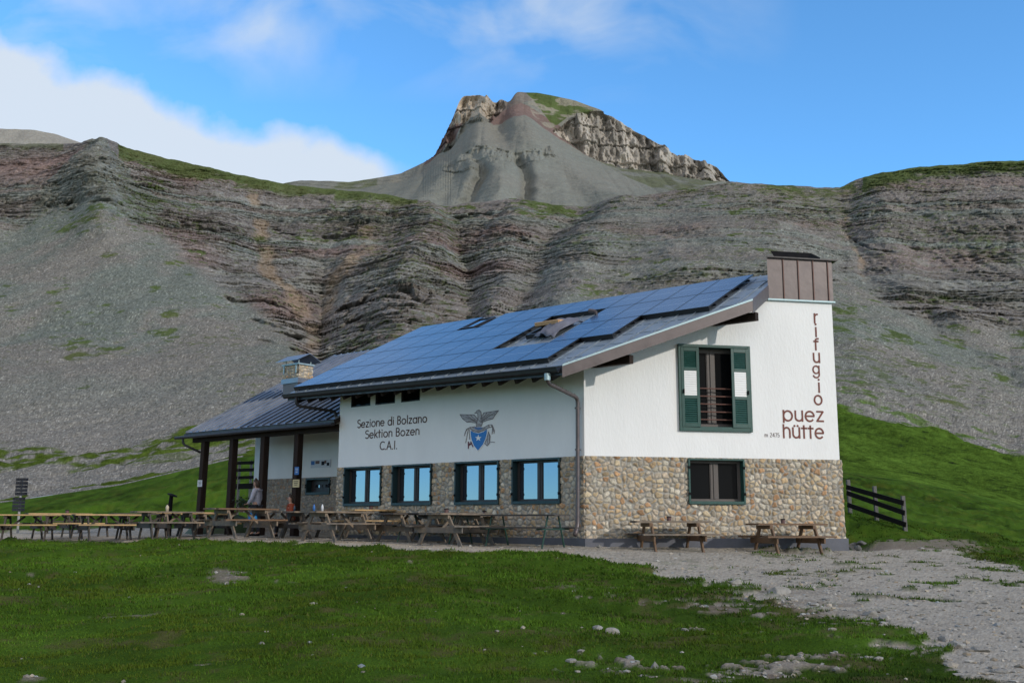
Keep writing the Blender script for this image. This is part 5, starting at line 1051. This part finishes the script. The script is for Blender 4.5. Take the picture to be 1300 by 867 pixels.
TB = [  # pixel x of the centre, depth, direction of the long side, materials (pale edges on dark tables carry painted sunlight), label
 (36, 31.2, 14, 'wooddark', 'wooddark', 'woodnew_sunlit', 'dark picnic table with pale edge planks cut by the left edge of the picture', .0),
 (73, 32.6, 36, 'wooddark', 'wooddark', 'woodnew_sunlit', 'dark picnic table with a pale edge plank, second from the left', .03),
 (134, 31.0, 34, 'wooddark', 'wooddark', 'woodnew_sunlit', 'dark picnic table with pale edge planks, third from the left on the terrace', .06),
 (212, 29.6, 34, 'wood', 'wooddark', None, 'grey weathered picnic table standing left of the leftmost porch post', .04),
 (232, 31.6, 34, 'woodnew_sunlit', 'wood', 'woodnew_sunlit', 'fresh yellow picnic table half hidden behind the grey one left of the porch', .0),
 (306, 28.2, 46, 'wood', 'wood', 'woodbrown', 'weathered picnic table with a brown edge plank in front of the standing person', .06),
 (352, 30.4, 46, 'wood', 'wood', None, 'greyish picnic table behind the standing person\'s table, left of the yellow notice post', .0),
 (428, 27.0, 47, 'wood', 'wood', None, 'heavy grey picnic table in front of the porch corner of the hut', .0),
 (478, 29.2, 40, 'woodnew_sunlit', 'wood', 'woodnew_sunlit', 'orange-brown picnic table below the leftmost ground-floor window', .06),
 (579, 25.3, 50, 'wood', 'wood', None, 'large weathered picnic table standing alone at the front edge of the gravel, below the crest', .0),
 (612, 27.0, 48, 'wood', 'wood', None, 'weathered picnic table tucked behind the large one below the third window', -.04),
 (852, 24.72, 11, 'wooddark', 'woodbrown', 'wood', 'brown picnic table by the gable wall, left of the two', -.04),
 (999, 25.1, 16, 'woodbrown', 'woodbrown', None, 'reddish brown picnic table by the gable wall, right of the two nearest the fence', -.06),
 (108, 34.6, 34, 'wooddark', 'wooddark', 'woodnew_sunlit', 'dark picnic table in the second row between the second and third front tables', .0),
 (180, 32.2, 34, 'wooddark', 'wooddark', None, 'dark picnic table in the second row just left of the black lamp post', .0),
 (398, 29.6, 46, 'wood', 'wooddark', None, 'grey picnic table in the second row below the small porch window', .0),
 (522, 27.4, 46, 'wooddark', 'wood', None, 'dark-topped picnic table below the second ground-floor window', -.02),
 (80, 40, 20, 'wooddark', 'wooddark', None, 'dark low picnic table behind the pale ones at the far left', -.0),
 (258, 33.5, 40, 'wooddark', 'wooddark', 'woodnew_sunlit', 'dark picnic table standing between the two leftmost porch posts', -.05),
]
tables = []
for X, D_, az, tp, lg, ed, lb, zo in TB:
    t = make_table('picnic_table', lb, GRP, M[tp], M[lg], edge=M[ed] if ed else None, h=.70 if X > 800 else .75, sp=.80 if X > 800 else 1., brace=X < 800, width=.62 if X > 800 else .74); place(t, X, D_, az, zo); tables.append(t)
# long dark tables on green steel trestles, against the long wall
for i, (px_, lb) in enumerate(((714, 'long dark table on green steel legs against the stone wall beside the downpipe'), (596, 'long dark table on green steel legs under the second window, behind the picnic tables'))):
    u, _ = F_at(px_, 652, -1.15); t = thing('trestle_table', lb, 'table', (0, 0, 0), 0, 'long dark tables against the wall'); ln = 2.25 if i == 0 else 2.4
    c = FP(u+ln/2, -1.15, 0); t.location = (c[0], c[1], gz(c[0], c[1])); t.rotation_euler = (0, 0, AF)
    mb = MB(); 
    for k in range(3): mb.bx(-ln/2, ln/2, -.30+k*.2+.004, -.30+(k+1)*.2-.004, .715, .75)
    mb.build('tabletop', M['wooddark'], t, local=True)
    for s in (-1, 1): mb = MB(); mb.bx(-ln/2-.05, ln/2+.05, s*.55-.13, s*.55+.13, .43, .46); mb.build('bench_seat', M['wooddark'], t, local=True)
    for x in (-ln*.38, ln*.38):
        for s in (-1, 1):
            mb = MB(); mb.tube([(x, s*.20, .71), (x, s*.42, -.02)], .022, 6); mb.build('leg', M['greensteel'], t, local=True)
        mb = MB(); mb.tube([(x, -.60, .415), (x, .60, .415)], .02, 6); mb.build('seat_rail', M['greensteel'], t, local=True)
# ashtrays on the tables
def ashtray(t, dx, lb):
    a = thing('ashtray', lb, 'ashtray', (0, 0, 0), 0, 'small brown pots on the tables'); R3 = Matrix.Rotation(t.rotation_euler[2], 4, 'Z'); v = R3 @ Vector((dx, 0, 0)); h = .702 if 'gable' in t['label'] else .752
    a.location = t.location+v+Vector((0, 0, h)); mb = MB(); mb.lathe([(.05, 0), (.055, .10), (.042, .105), (.040, .03), (.0, .03)], n=12); mb.build('pot', M['pot'], a, local=True, smooth=False)
    mb = MB(); mb.lathe([(.056, .085), (.060, .095), (.060, .105), (.054, .108)], n=12); mb.build('rim', M['black'], a, local=True)
for i, dx, lb in ((1, .25, 'small brown pot on the dark table in front of the signpost'), (11, -.05, 'small brown pot on the left table by the gable wall'), (12, -.1, 'small brown pot on the right table by the gable wall'), (9, -.35, 'small brown pot on the large table at the front edge of the gravel'), (8, -.2, 'small brown pot on the orange-brown table below the leftmost window'), (10, .1, 'small brown pot on the table tucked behind the large one')):
    ashtray(tables[i], dx, lb)
def on_table(i, dx, dy):
    t = tables[i]; v = Matrix.Rotation(t.rotation_euler[2], 4, 'Z') @ Vector((dx, dy, 0)); return t.location+v+Vector((0, 0, .753))
for i, dx, dy, lb, mt in ((6, .5, -.1, 'blue glass bottle on the greyish table right of the standing person', 'bottle'), (7, -.6, .2, 'blue bottle at the near end of the heavy grey table', 'paperblue'), (7, -.45, .05, 'pale bottle beside the blue one on the heavy grey table', 'paper')):
    b_ = thing('bottle', lb, 'bottle', on_table(i, dx, dy), 0, 'bottles on the tables'); mb = MB(); mb.lathe([(.030, 0), (.032, .10), (.026, .13), (.012, .16), (.012, .18)], n=10); mb.build('glass_body', M[mt], b_, local=True, smooth=True)
    mb = MB(); mb.lathe([(.014, .175), (.014, .19)], n=8); mb.build('cap', M['black'], b_, local=True)
# ---------------------------------------------------------------- signpost
def signpost():
    p = at(22, 670, 41); x, y = p[0], p[1]; z = gz(x, y); s = thing('signpost', 'grey post with a tall stack of dark trail sign boards at the far left', 'signpost', (x, y, z))
    zt = at(22, 607, 41)[2]-z; zb = at(22, 649, 41)[2]-z; mb = MB(); mb.tube([(0, .04, -.3), (0, .04, zt-.02)], .045, 10); mb.build('post', M['postgrey'], s, local=True)
    hh = (zt-zb)/9.3
    for k in range(9):
        sh = .03 if k < 4 else .09; z0 = zb+k*hh+(.06 if k >= 4 else 0); w = .24 if k < 4 else .235; mb = MB(); mb.bx(-w-.05+sh, w-.05+sh, -.03, .0, z0+.012, z0+hh-.010)
        b_ = mb.build('sign_board', M['signdark' if k in (4, 6, 7, 8, 3) else 'signgrey'], s, local=True, bevel=.004)
        mb = MB()
        for q in range(2):
            xx = -w+.02; 
            while xx < w-.12: l = random.uniform(.03, .09); mb.bx(xx-.05+sh, xx+l-.05+sh, -.034, -.031, z0+hh*(.28+.36*q), z0+hh*(.36+.36*q)); xx += l+.025
        mb.build('writing', M['scratch'], b_, local=True)
signpost()
# dark solar lamp / dish on a post
p = at(215, 660, 34); z = gz(p[0], p[1]); s = thing('outdoor_heater', 'black post with a tilted dark round shade behind the grey picnic table', 'lamp', (p[0], p[1], z))
zz = at(215, 629, 34)[2]-z; mb = MB(); mb.tube([(0, 0, 0), (.0, 0, zz*.7), (.02, 0, zz)], [.09, .07, .06], 10); mb.build('post', M['black'], s, local=True)
mb = MB(); mb.lathe([(.03, .08), (.16, .05), (.17, .03), (.03, .02)], n=18); o = mb.build('shade', M['black'], s, local=True); o.location = (.04, 0, zz-.02); o.rotation_euler = (.1, .35, 0)
p = at(212, 650, 33.4); c_ = thing('canister', 'cream plastic canister standing on the heap beside the black lamp post', 'canister', (p[0], p[1], at(212, 647.5, 33.4)[2]-.04)); mb = MB(); mb.lathe([(.05, 0), (.055, .14), (.035, .18), (.02, .19), (.02, .22)], n=10); mb.build('body', M['cream'], c_, local=True, smooth=True)
mb = MB(); mb.lathe([(.025, .215), (.025, .24)], n=8); mb.build('cap', M['black'], c_, local=True)
# ---------------------------------------------------------------- notices on the porch posts
def notice(u, z, w, h, mt, lb):
    o_ = thing('notice', lb, 'notice', FP(u, -.02, z), 0, 'notices pinned to the porch posts'); 
    nn = np.array([-.42, -.9, 0]); nn /= np.linalg.norm(nn); tx = np.array([nn[1], -nn[0], 0])
    mb = MB(); mb.box(nn*.03, tx*w/2, nn*.004, UZ*h/2); mb.build('sheet', M[mt], o_, local=True)
    for k in range(3): mb = MB(); mb.box(nn*.036+UZ*(h*.25-k*h*.22), tx*w*(.34-.06*k), nn*.001, UZ*h*.035); mb.build('printed_line', M['signgrey' if mt != 'paperblue' else 'paper'], o_, local=True)
ua, za = F_at(254.5, 613.5, -.02); notice(ua, za, .20, .22, 'paper', 'white paper notice pinned to the leftmost porch post')
ua, za = F_at(377.5, 597.5, -.02); notice(ua, za, .16, .24, 'paperblue', 'small blue notice on the rightmost porch post')
ua, za = F_at(376.5, 613.5, -.02); notice(ua, za, .25, .24, 'paperyel', 'yellow notice below the blue one on the rightmost porch post')
# ---------------------------------------------------------------- slatted barrier by the porch
a = at(290, 600, 38); b = at(322, 600, 37.2); base = gz(*((a+b)/2)[:2])
s = thing('slatted_barrier', 'dark wooden slatted barrier at the left end of the porch wall', 'barrier', ((a[0]+b[0])/2, (a[1]+b[1])/2, base))
for yy_ in (587.5, 596.5, 606, 617):
    l, r = at(290, yy_+.8, 38), at(322, yy_-.4, 37.2); mb = MB(); mb.beam(l, r, .04, .11 if yy_ < 610 else .20); mb.build('slat', M['fencedark'], s)
for xx_ in (303, 318): l = at(xx_, 600, 37.9-.02*(xx_-290)); mb = MB(); mb.beam((l[0], l[1]+.06, base-.2), (l[0], l[1]+.06, at(xx_, 585, 37.6)[2]), .08, .08, (1, 0, 0)); mb.build('barrier_post', M['postgrey'], s)
# ---------------------------------------------------------------- plank fence to the right of the hut
def right_fence():
    P3 = [(1076.5, 609, 32.0), (1110, 617, 30.8), (1146, 629.5, 29.6)]
    p0 = at(1110, 660, 30.8); s = thing('plank_fence', 'dark three-rail plank fence on grey posts running down from the right corner of the hut', 'fence', (p0[0], p0[1], gz(p0[0], p0[1])))
    for x, yt, d in P3:
        t_ = at(x, yt, d); zb_ = gz(t_[0], t_[1]); mb = MB(); mb.beam((t_[0]+.02, t_[1], zb_-.25), (t_[0], t_[1], t_[2]), .11, .10, (1, 0, 0)); mb.build('fence_post', M['fencepost'], s, bevel=.008)
    for (x0, y0), (x1, y1), dd in (((1074.5, 618), (1147, 638.5), .0), ((1075, 625.5), (1148.5, 651), .0), ((1076, 640.5), (1150, 666), .0)):
        a_ = at(x0, y0, 32.0-.09); b_ = at(x1, y1, 29.55-.09); mb = MB(); mb.beam(a_, b_, .035, .14); mb.build('fence_rail', M['fencedark'], s, bevel=.004)
right_fence()
# ---------------------------------------------------------------- rocks
def rock(X, Y, dist, size, lb, flat=.5, seed=0, group='pale rocks along the edge of the grass', mt='boulder'):
    p = at(X, Y, dist); z = gz(p[0], p[1]); bm = bmesh.new(); bmesh.ops.create_icosphere(bm, subdivisions=3, radius=1)
    r = random.Random(seed); th = r.uniform(0, 3); pl = [Vector((r.gauss(0, 1), r.gauss(0, 1), r.gauss(0, .8))).normalized() for _ in range(11)]; ds_ = [r.uniform(.55, .85) for _ in pl]
    for v in bm.verts:
        for n_, d_ in zip(pl, ds_):
            k = v.co.dot(n_)-d_
            if k > 0: v.co -= n_*k
    co = np.array([v.co[:] for v in bm.verts]); nz_ = fbm(co[:, 0]*3+seed, co[:, 1]*3, co[:, 2]*3, seed=seed, oct=3)
    for v, q in zip(bm.verts, nz_): v.co *= 1+.10*q
    for v in bm.verts: v.co = Vector((v.co.x*size, v.co.y*size*.7, v.co.z*size*flat))
    me = bpy.data.meshes.new('rock'); bm.to_mesh(me); bm.free(); me.materials.append(M[mt]); o = bpy.data.objects.new('rock', me); link(o); o.location = (p[0], p[1], z+size*flat*.18); o.rotation_euler = (0, 0, th)
    tag(o, lb, 'rock', group)
def gd_(X, Y):                                   # depth at which the line of sight meets the gravel slope
    lo, hi = 5., 31.
    for _ in range(40):
        m = (lo+hi)/2; p = at(X, Y, m)
        if p[2] > gz(p[0], p[1]): lo = m
        else: hi = m
    return lo
for i, (X, Y, sz, fl, lb) in enumerate([
  (874, 732, .12, .45, 'small reddish rock at the top end of the rock line near the grass'), (934, 741, .26, .45, 'broad pale rock at the upper end of the rock line'), (948, 727, .12, .6, 'small grey rock on the gravel just above the broad pale one'),
  (990, 753, .27, .5, 'largest pale rock midway along the rock line'), (1006, 762, .14, .4, 'small flat rock touching the midway rock on its right'), (1034, 768, .20, .3, 'low flat slab between the midway rock and the paired rocks'),
  (1104, 781, .20, .5, 'left one of the paired pale rocks near the lower end of the line'), (1122, 786, .15, .55, 'right one of the paired pale rocks near the lower end of the line'), (1112, 731, .10, .5, 'lone small rock out on the gravel right of the rock line'),
  (776, 804, .15, .6, 'pale upright rock in the turf at the middle of the foreground'), (758, 798, .15, .35, 'thin flat rock in the turf left of the upright pale one'), (1215, 822, .20, .5, 'grey rock at the lower right beside the path'), (1245, 826, .17, .5, 'grey rock right of its neighbour at the lower right'), (1198, 813, .15, .5, 'small rounded rock left of the lower right pair'),
  (1270, 853, .14, .45, 'grey rock near the bottom right corner'), (1115, 838, .10, .5, 'small pale rock in the turf near the bottom right'), (870, 800, .08, .5, 'tiny pale rock in the turf right of the upright one'), (725, 840, .09, .5, 'small pale rock near the bottom in the turf'), (95, 727, .09, .4, 'small whitish rock in the grass at the left')]):
    rock(X, Y, gd_(X, Y), sz*.66, lb, fl, 40+i)
for i, (X, Y, dd, sz, lb) in enumerate([(1083, 672, 28.0, .22, 'dark grey rubble block beside the right corner of the hut, topmost'), (1090, 683, 27.4, .24, 'grey rubble block beside the right corner of the hut, lowest'), (1094, 676, 27.9, .18, 'grey rubble block beside the right corner of the hut, rightmost'), (1081, 685, 27.2, .20, 'grey rubble block against the plinth at the right corner')]):
    rock(X, Y, dd, sz, lb, .6, 80+i, 'rubble heap at the right corner', 'rubble')
# dark covered heap left of the porch, with a leafy plant on it
p = at(288, 655, 36.5); hz_ = gz(p[0], p[1]); mb = MB(); n_ = 18; vs = []
for j in range(7):
    for i in range(n_):
        t = 2*math.pi*i/n_; rr = (1-j/6)**.6; vs.append((p[0]+1.5*rr*math.cos(t)*(1+.1*math.sin(3*t)), p[1]+.8*rr*math.sin(t), hz_-.1+.75*(j/6)**.8+.06*math.sin(5*t+j)))
mb.add(vs, [(j*n_+i, j*n_+(i+1) % n_, (j+1)*n_+(i+1) % n_, (j+1)*n_+i) for j in range(6) for i in range(n_)]); hp = mb.build('covered_heap', M['leaf'], None, smooth=True); tag(hp, 'low dark heap under a green net left of the porch wall', 'heap')
def plant():
    p = at(308, 648, 33); z = at(308, 650, 33)[2]; s = thing('potted_plant', 'dark leafy plant in a pot left of the standing person', 'plant', (p[0], p[1], z)); mb = MB(); mb.lathe([(.10, 0), (.13, .16), (.11, .17)], n=12); mb.build('pot', M['pot'], s, local=True)
    mb = MB(); r = random.Random(4)
    for k in range(260):
        c = Vector((r.gauss(0, .13), r.gauss(0, .13), .30+r.gauss(0, .09))); d = Vector((r.gauss(0, 1), r.gauss(0, 1), r.gauss(.3, 1))).normalized()*.055; e = Vector((r.gauss(0, 1), r.gauss(0, 1), r.gauss(0, 1))).cross(d).normalized()*.022
        mb.add([c-d, c+e, c+d, c-e], [(0, 1, 2, 3)])
    mb.build('leaves', M['leaf'], s, local=True)
    mb = MB(); mb.tube([(0, 0, .15), (.01, 0, .34)], .012, 6); mb.build('stem', M['wooddark'], s, local=True)
plant()
# ---------------------------------------------------------------- people
def skin_mesh(name, V, E, R, mt, parent, sub=2):
    me = bpy.data.meshes.new(name); me.from_pydata(V, E, []); o = bpy.data.objects.new(name, me); link(o)
    m = o.modifiers.new('s', 'SKIN'); m.use_smooth_shade = True; ss = o.modifiers.new('d', 'SUBSURF'); ss.levels = sub; ss.render_levels = sub
    for i, r in enumerate(R): me.skin_vertices[0].data[i].radius = (r, r) if not isinstance(r, tuple) else r
    me.skin_vertices[0].data[0].use_root = True
    dg = bpy.context.evaluated_depsgraph_get(); dg.update(); ev = o.evaluated_get(dg); nm = bpy.data.meshes.new_from_object(ev); bpy.data.objects.remove(o)
    nm.name = name; nm.materials.clear(); nm.materials.append(mt); nm.polygons.foreach_set('use_smooth', [True]*len(nm.polygons))
    q = bpy.data.objects.new(name, nm); link(q, parent); return q
def chain(V, E, R, pts, rs, start=None):
    prev = start
    for p, r in zip(pts, rs):
        V.append(tuple(p)); R.append(r); i = len(V)-1
        if prev is not None: E.append((prev, i))
        prev = i
    return prev
def person(lb, loc, face, H, top_mat, leg_mat, seated=False):
    """figure modelled facing +x, height H; joints in metres for 1.75"""
    s = thing('person', lb, 'person', loc, face); k = H/1.75; hip = .92
    sh = (lambda p: (p[0]*k, p[1]*k, p[2]*k))
    if seated: dz = -.47
    else: dz = 0.
    hipL, hipR = (0, .09, hip+dz), (0, -.09, hip+dz)
    kneeL, kneeR = ((.42, .12, .50), (.42, -.12, .50)) if seated else ((.04, .11, .50), (-.03, -.10, .50))
    ankL, ankR = ((.44, .12, .09), (.40, -.12, .09)) if seated else ((.03, .12, .09), (-.06, -.11, .09))
    elL, haL = ((.04, .25, 1.12+dz), (.22, .20, .98+dz)); elR, haR = ((-.02, -.25, 1.12+dz), (.18, -.20, .96+dz))
    def body(V, E, R, g, parts):
        root = chain(V, E, R, [sh((0, 0, .98+dz))], [.125+g]); 
        w = chain(V, E, R, [sh((.0, 0, 1.12+dz)), sh((.02, 0, 1.28+dz)), sh((.01, 0, 1.42+dz))], [.115+g, .135+g, .10+g], root)
        if 'head' in parts: chain(V, E, R, [sh((.01, 0, 1.50+dz)), sh((.025, 0, 1.57+dz)), sh((.035, 0, 1.64+dz)), sh((.03, 0, 1.70+dz))], [.055, .070, .088, .062], w)
        if 'arms' in parts:
            for sd_, el, ha in ((1, elL, haL), (-1, elR, haR)): chain(V, E, R, [sh((.0, sd_*.17, 1.40+dz)), sh(el), sh(((el[0]+ha[0])/2, (el[1]+ha[1])/2, (el[2]+ha[2])/2)), sh(ha)], [.060+g, .046+g, .040+g, .030+g*.7], w)
        if 'legs' in parts:
            for h_, kn, an in ((hipL, kneeL, ankL), (hipR, kneeR, ankR)): chain(V, E, R, [sh(h_), sh(kn), sh(((kn[0]+an[0])/2-.02, kn[1], (kn[2]+an[2])/2+.05)), sh(an), sh((an[0]+.13, an[1], .04))], [.095+g, .062+g, .058+g, .040+g, .038], root)
    V, E, R = [], [], []; body(V, E, R, 0, ('head', 'arms', 'legs')); b_ = skin_mesh('body', V, E, R, M['skin'], s)
    # fingers
    for sd_, ha in ((1, haL), (-1, haR)):
        for q in range(4): V, E, R = [], [], []; y = ha[1]-sd_*(.03-.02*q)*1; chain(V, E, R, [sh((ha[0]+.03, y, ha[2])), sh((ha[0]+.075, y, ha[2]-.005)), sh((ha[0]+.105-.008*abs(q-1), y, ha[2]-.03))], [.010, .009, .007]); f = skin_mesh('finger', V, E, R, M['skin'], b_, 1)
        V, E, R = [], [], []; chain(V, E, R, [sh((ha[0], ha[1]-sd_*.03, ha[2])), sh((ha[0]+.04, ha[1]-sd_*.06, ha[2])), sh((ha[0]+.07, ha[1]-sd_*.062, ha[2]-.01))], [.012, .010, .008]); skin_mesh('thumb', V, E, R, M['skin'], b_, 1)
    V, E, R = [], [], []; root = chain(V, E, R, [sh((0, 0, .90+dz))], [.155]); w = chain(V, E, R, [sh((.0, 0, 1.08+dz)), sh((.02, 0, 1.27+dz)), sh((.0, 0, 1.42+dz)), sh((.0, 0, 1.47+dz))], [.150, .160, .125, .085], root)
    for sd_, el, ha in ((1, elL, haL), (-1, elR, haR)): chain(V, E, R, [sh((.0, sd_*.17, 1.39+dz)), sh(el), sh(((el[0]+ha[0])/2, (el[1]+ha[1])/2, (el[2]+ha[2])/2)), sh((ha[0]-.05, ha[1], ha[2]+.003))], [.085, .070, .060, .045], w)
    skin_mesh('jumper', V, E, R, top_mat, s)
    V, E, R = [], [], []; root = chain(V, E, R, [sh((0, 0, .96+dz))], [.142])
    for h_, kn, an in ((hipL, kneeL, ankL), (hipR, kneeR, ankR)): chain(V, E, R, [sh((h_[0], h_[1], h_[2]-.04)), sh(kn), sh((an[0], an[1], an[2]+.02))], [.110, .078, .062], root)
    skin_mesh('trousers', V, E, R, leg_mat, s)
    for an in (ankL, ankR): V, E, R = [], [], []; chain(V, E, R, [sh((an[0]-.05, an[1], .045)), sh((an[0]+.06, an[1], .045)), sh((an[0]+.16, an[1], .035))], [.050, .048, .036]); skin_mesh('shoe', V, E, R, M['black'], s)
    bm = bmesh.new(); bmesh.ops.create_icosphere(bm, subdivisions=3, radius=1)
    for v in bm.verts:
        c = v.co.copy(); x = c.x*.110-.018+.035; y = c.y*.106; z = c.z*.135-(.03 if c.x < .1 else 0)
        if c.x > .25: x = min(x, .055+.03*c.z)
        if c.z < -.2: x = min(x, .0)
        j = .006*math.sin(c.y*17+c.z*9); v.co = Vector(((x+j)*k, (y+j)*k, (1.655+dz+z+(-.03 if c.x < 0 else .02))*k))
    me = bpy.data.meshes.new('hair'); bm.to_mesh(me); bm.free(); me.materials.append(M['hair']); me.polygons.foreach_set('use_smooth', [True]*len(me.polygons)); link(bpy.data.objects.new('hair', me), s)
    mb = MB(); mb.lathe([(.001, -.016), (.016, -.012), (.013, .0), (.006, .03), (.001, .036)], n=8); o = mb.build('nose', M['skin'], b_, local=True, smooth=True); o.location = sh((.122, 0, 1.615+dz))
    for sd_ in (-1, 1):
        mb = MB(); mb.lathe([(.001, -.009), (.008, -.005), (.009, 0), (.008, .005), (.001, .009)], n=8); o = mb.build('eye', M['black'], b_, local=True); o.location = sh((.105, sd_*.033, 1.645+dz))
    mb = MB(); mb.bx(-.004, .004, -.022, .022, -.004, .004); o = mb.build('mouth', M['redcloth'], b_, local=True); o.location = sh((.112, 0, 1.575+dz))
    return s
p = at(324, 670, 32.4); z = gz(p[0], p[1]); zt = at(322, 608.5, 32.4)[2]
person('person with brown hair in a pale grey jumper standing under the porch, facing left', (p[0], p[1], z), math.radians(168), zt-z, M['hoodie'], M['trousers'])
p = at(369, 660, 31.6); z = gz(p[0], p[1]); p2 = person('person in a rust red jacket sitting at a table beside the rightmost porch post', (p[0], p[1], z), math.radians(200), 1.70, M['redcloth'], M['trousers'], seated=True)
p = at(321, 655, 29.8); bg_ = thing('blue_bag', 'bright blue bag under the table in front of the standing person', 'bag', (p[0], p[1], gz(p[0], p[1])+.42)); mb = MB(); mb.lathe([(.10, 0), (.13, .10), (.11, .26), (.05, .30)], n=12); mb.build('sack', M['blue'], bg_, local=True, smooth=True)
mb = MB(); mb.tube([(-.05, 0, .29), (-.03, 0, .38), (.03, 0, .38), (.05, 0, .29)], .008, 6); mb.build('handle', M['blue'], bg_, local=True)
# little stake in the meadow
p = at(274, 636, 50); mb = MB(); mb.add([(p[0]-.15, p[1], p[2]-.35), (p[0]+.15, p[1], p[2]-.35), (p[0]+.12, p[1]+.2, p[2]-.35), (p[0]-.12, p[1]+.2, p[2]-.35), (p[0]-.03, p[1]+.1, p[2]+.16), (p[0]+.05, p[1]+.12, p[2]+.12)], [(0,1,2,3), (0,1,5,4), (2,3,4,5), (1,2,5), (3,0,4)]); o = mb.build('tree_stump', M['wooddark'], None); tag(o, 'small dark stump in the meadow seen between the two leftmost porch posts', 'stump')
for ob in bpy.data.objects:
    if '_o' in ob: del ob['_o']
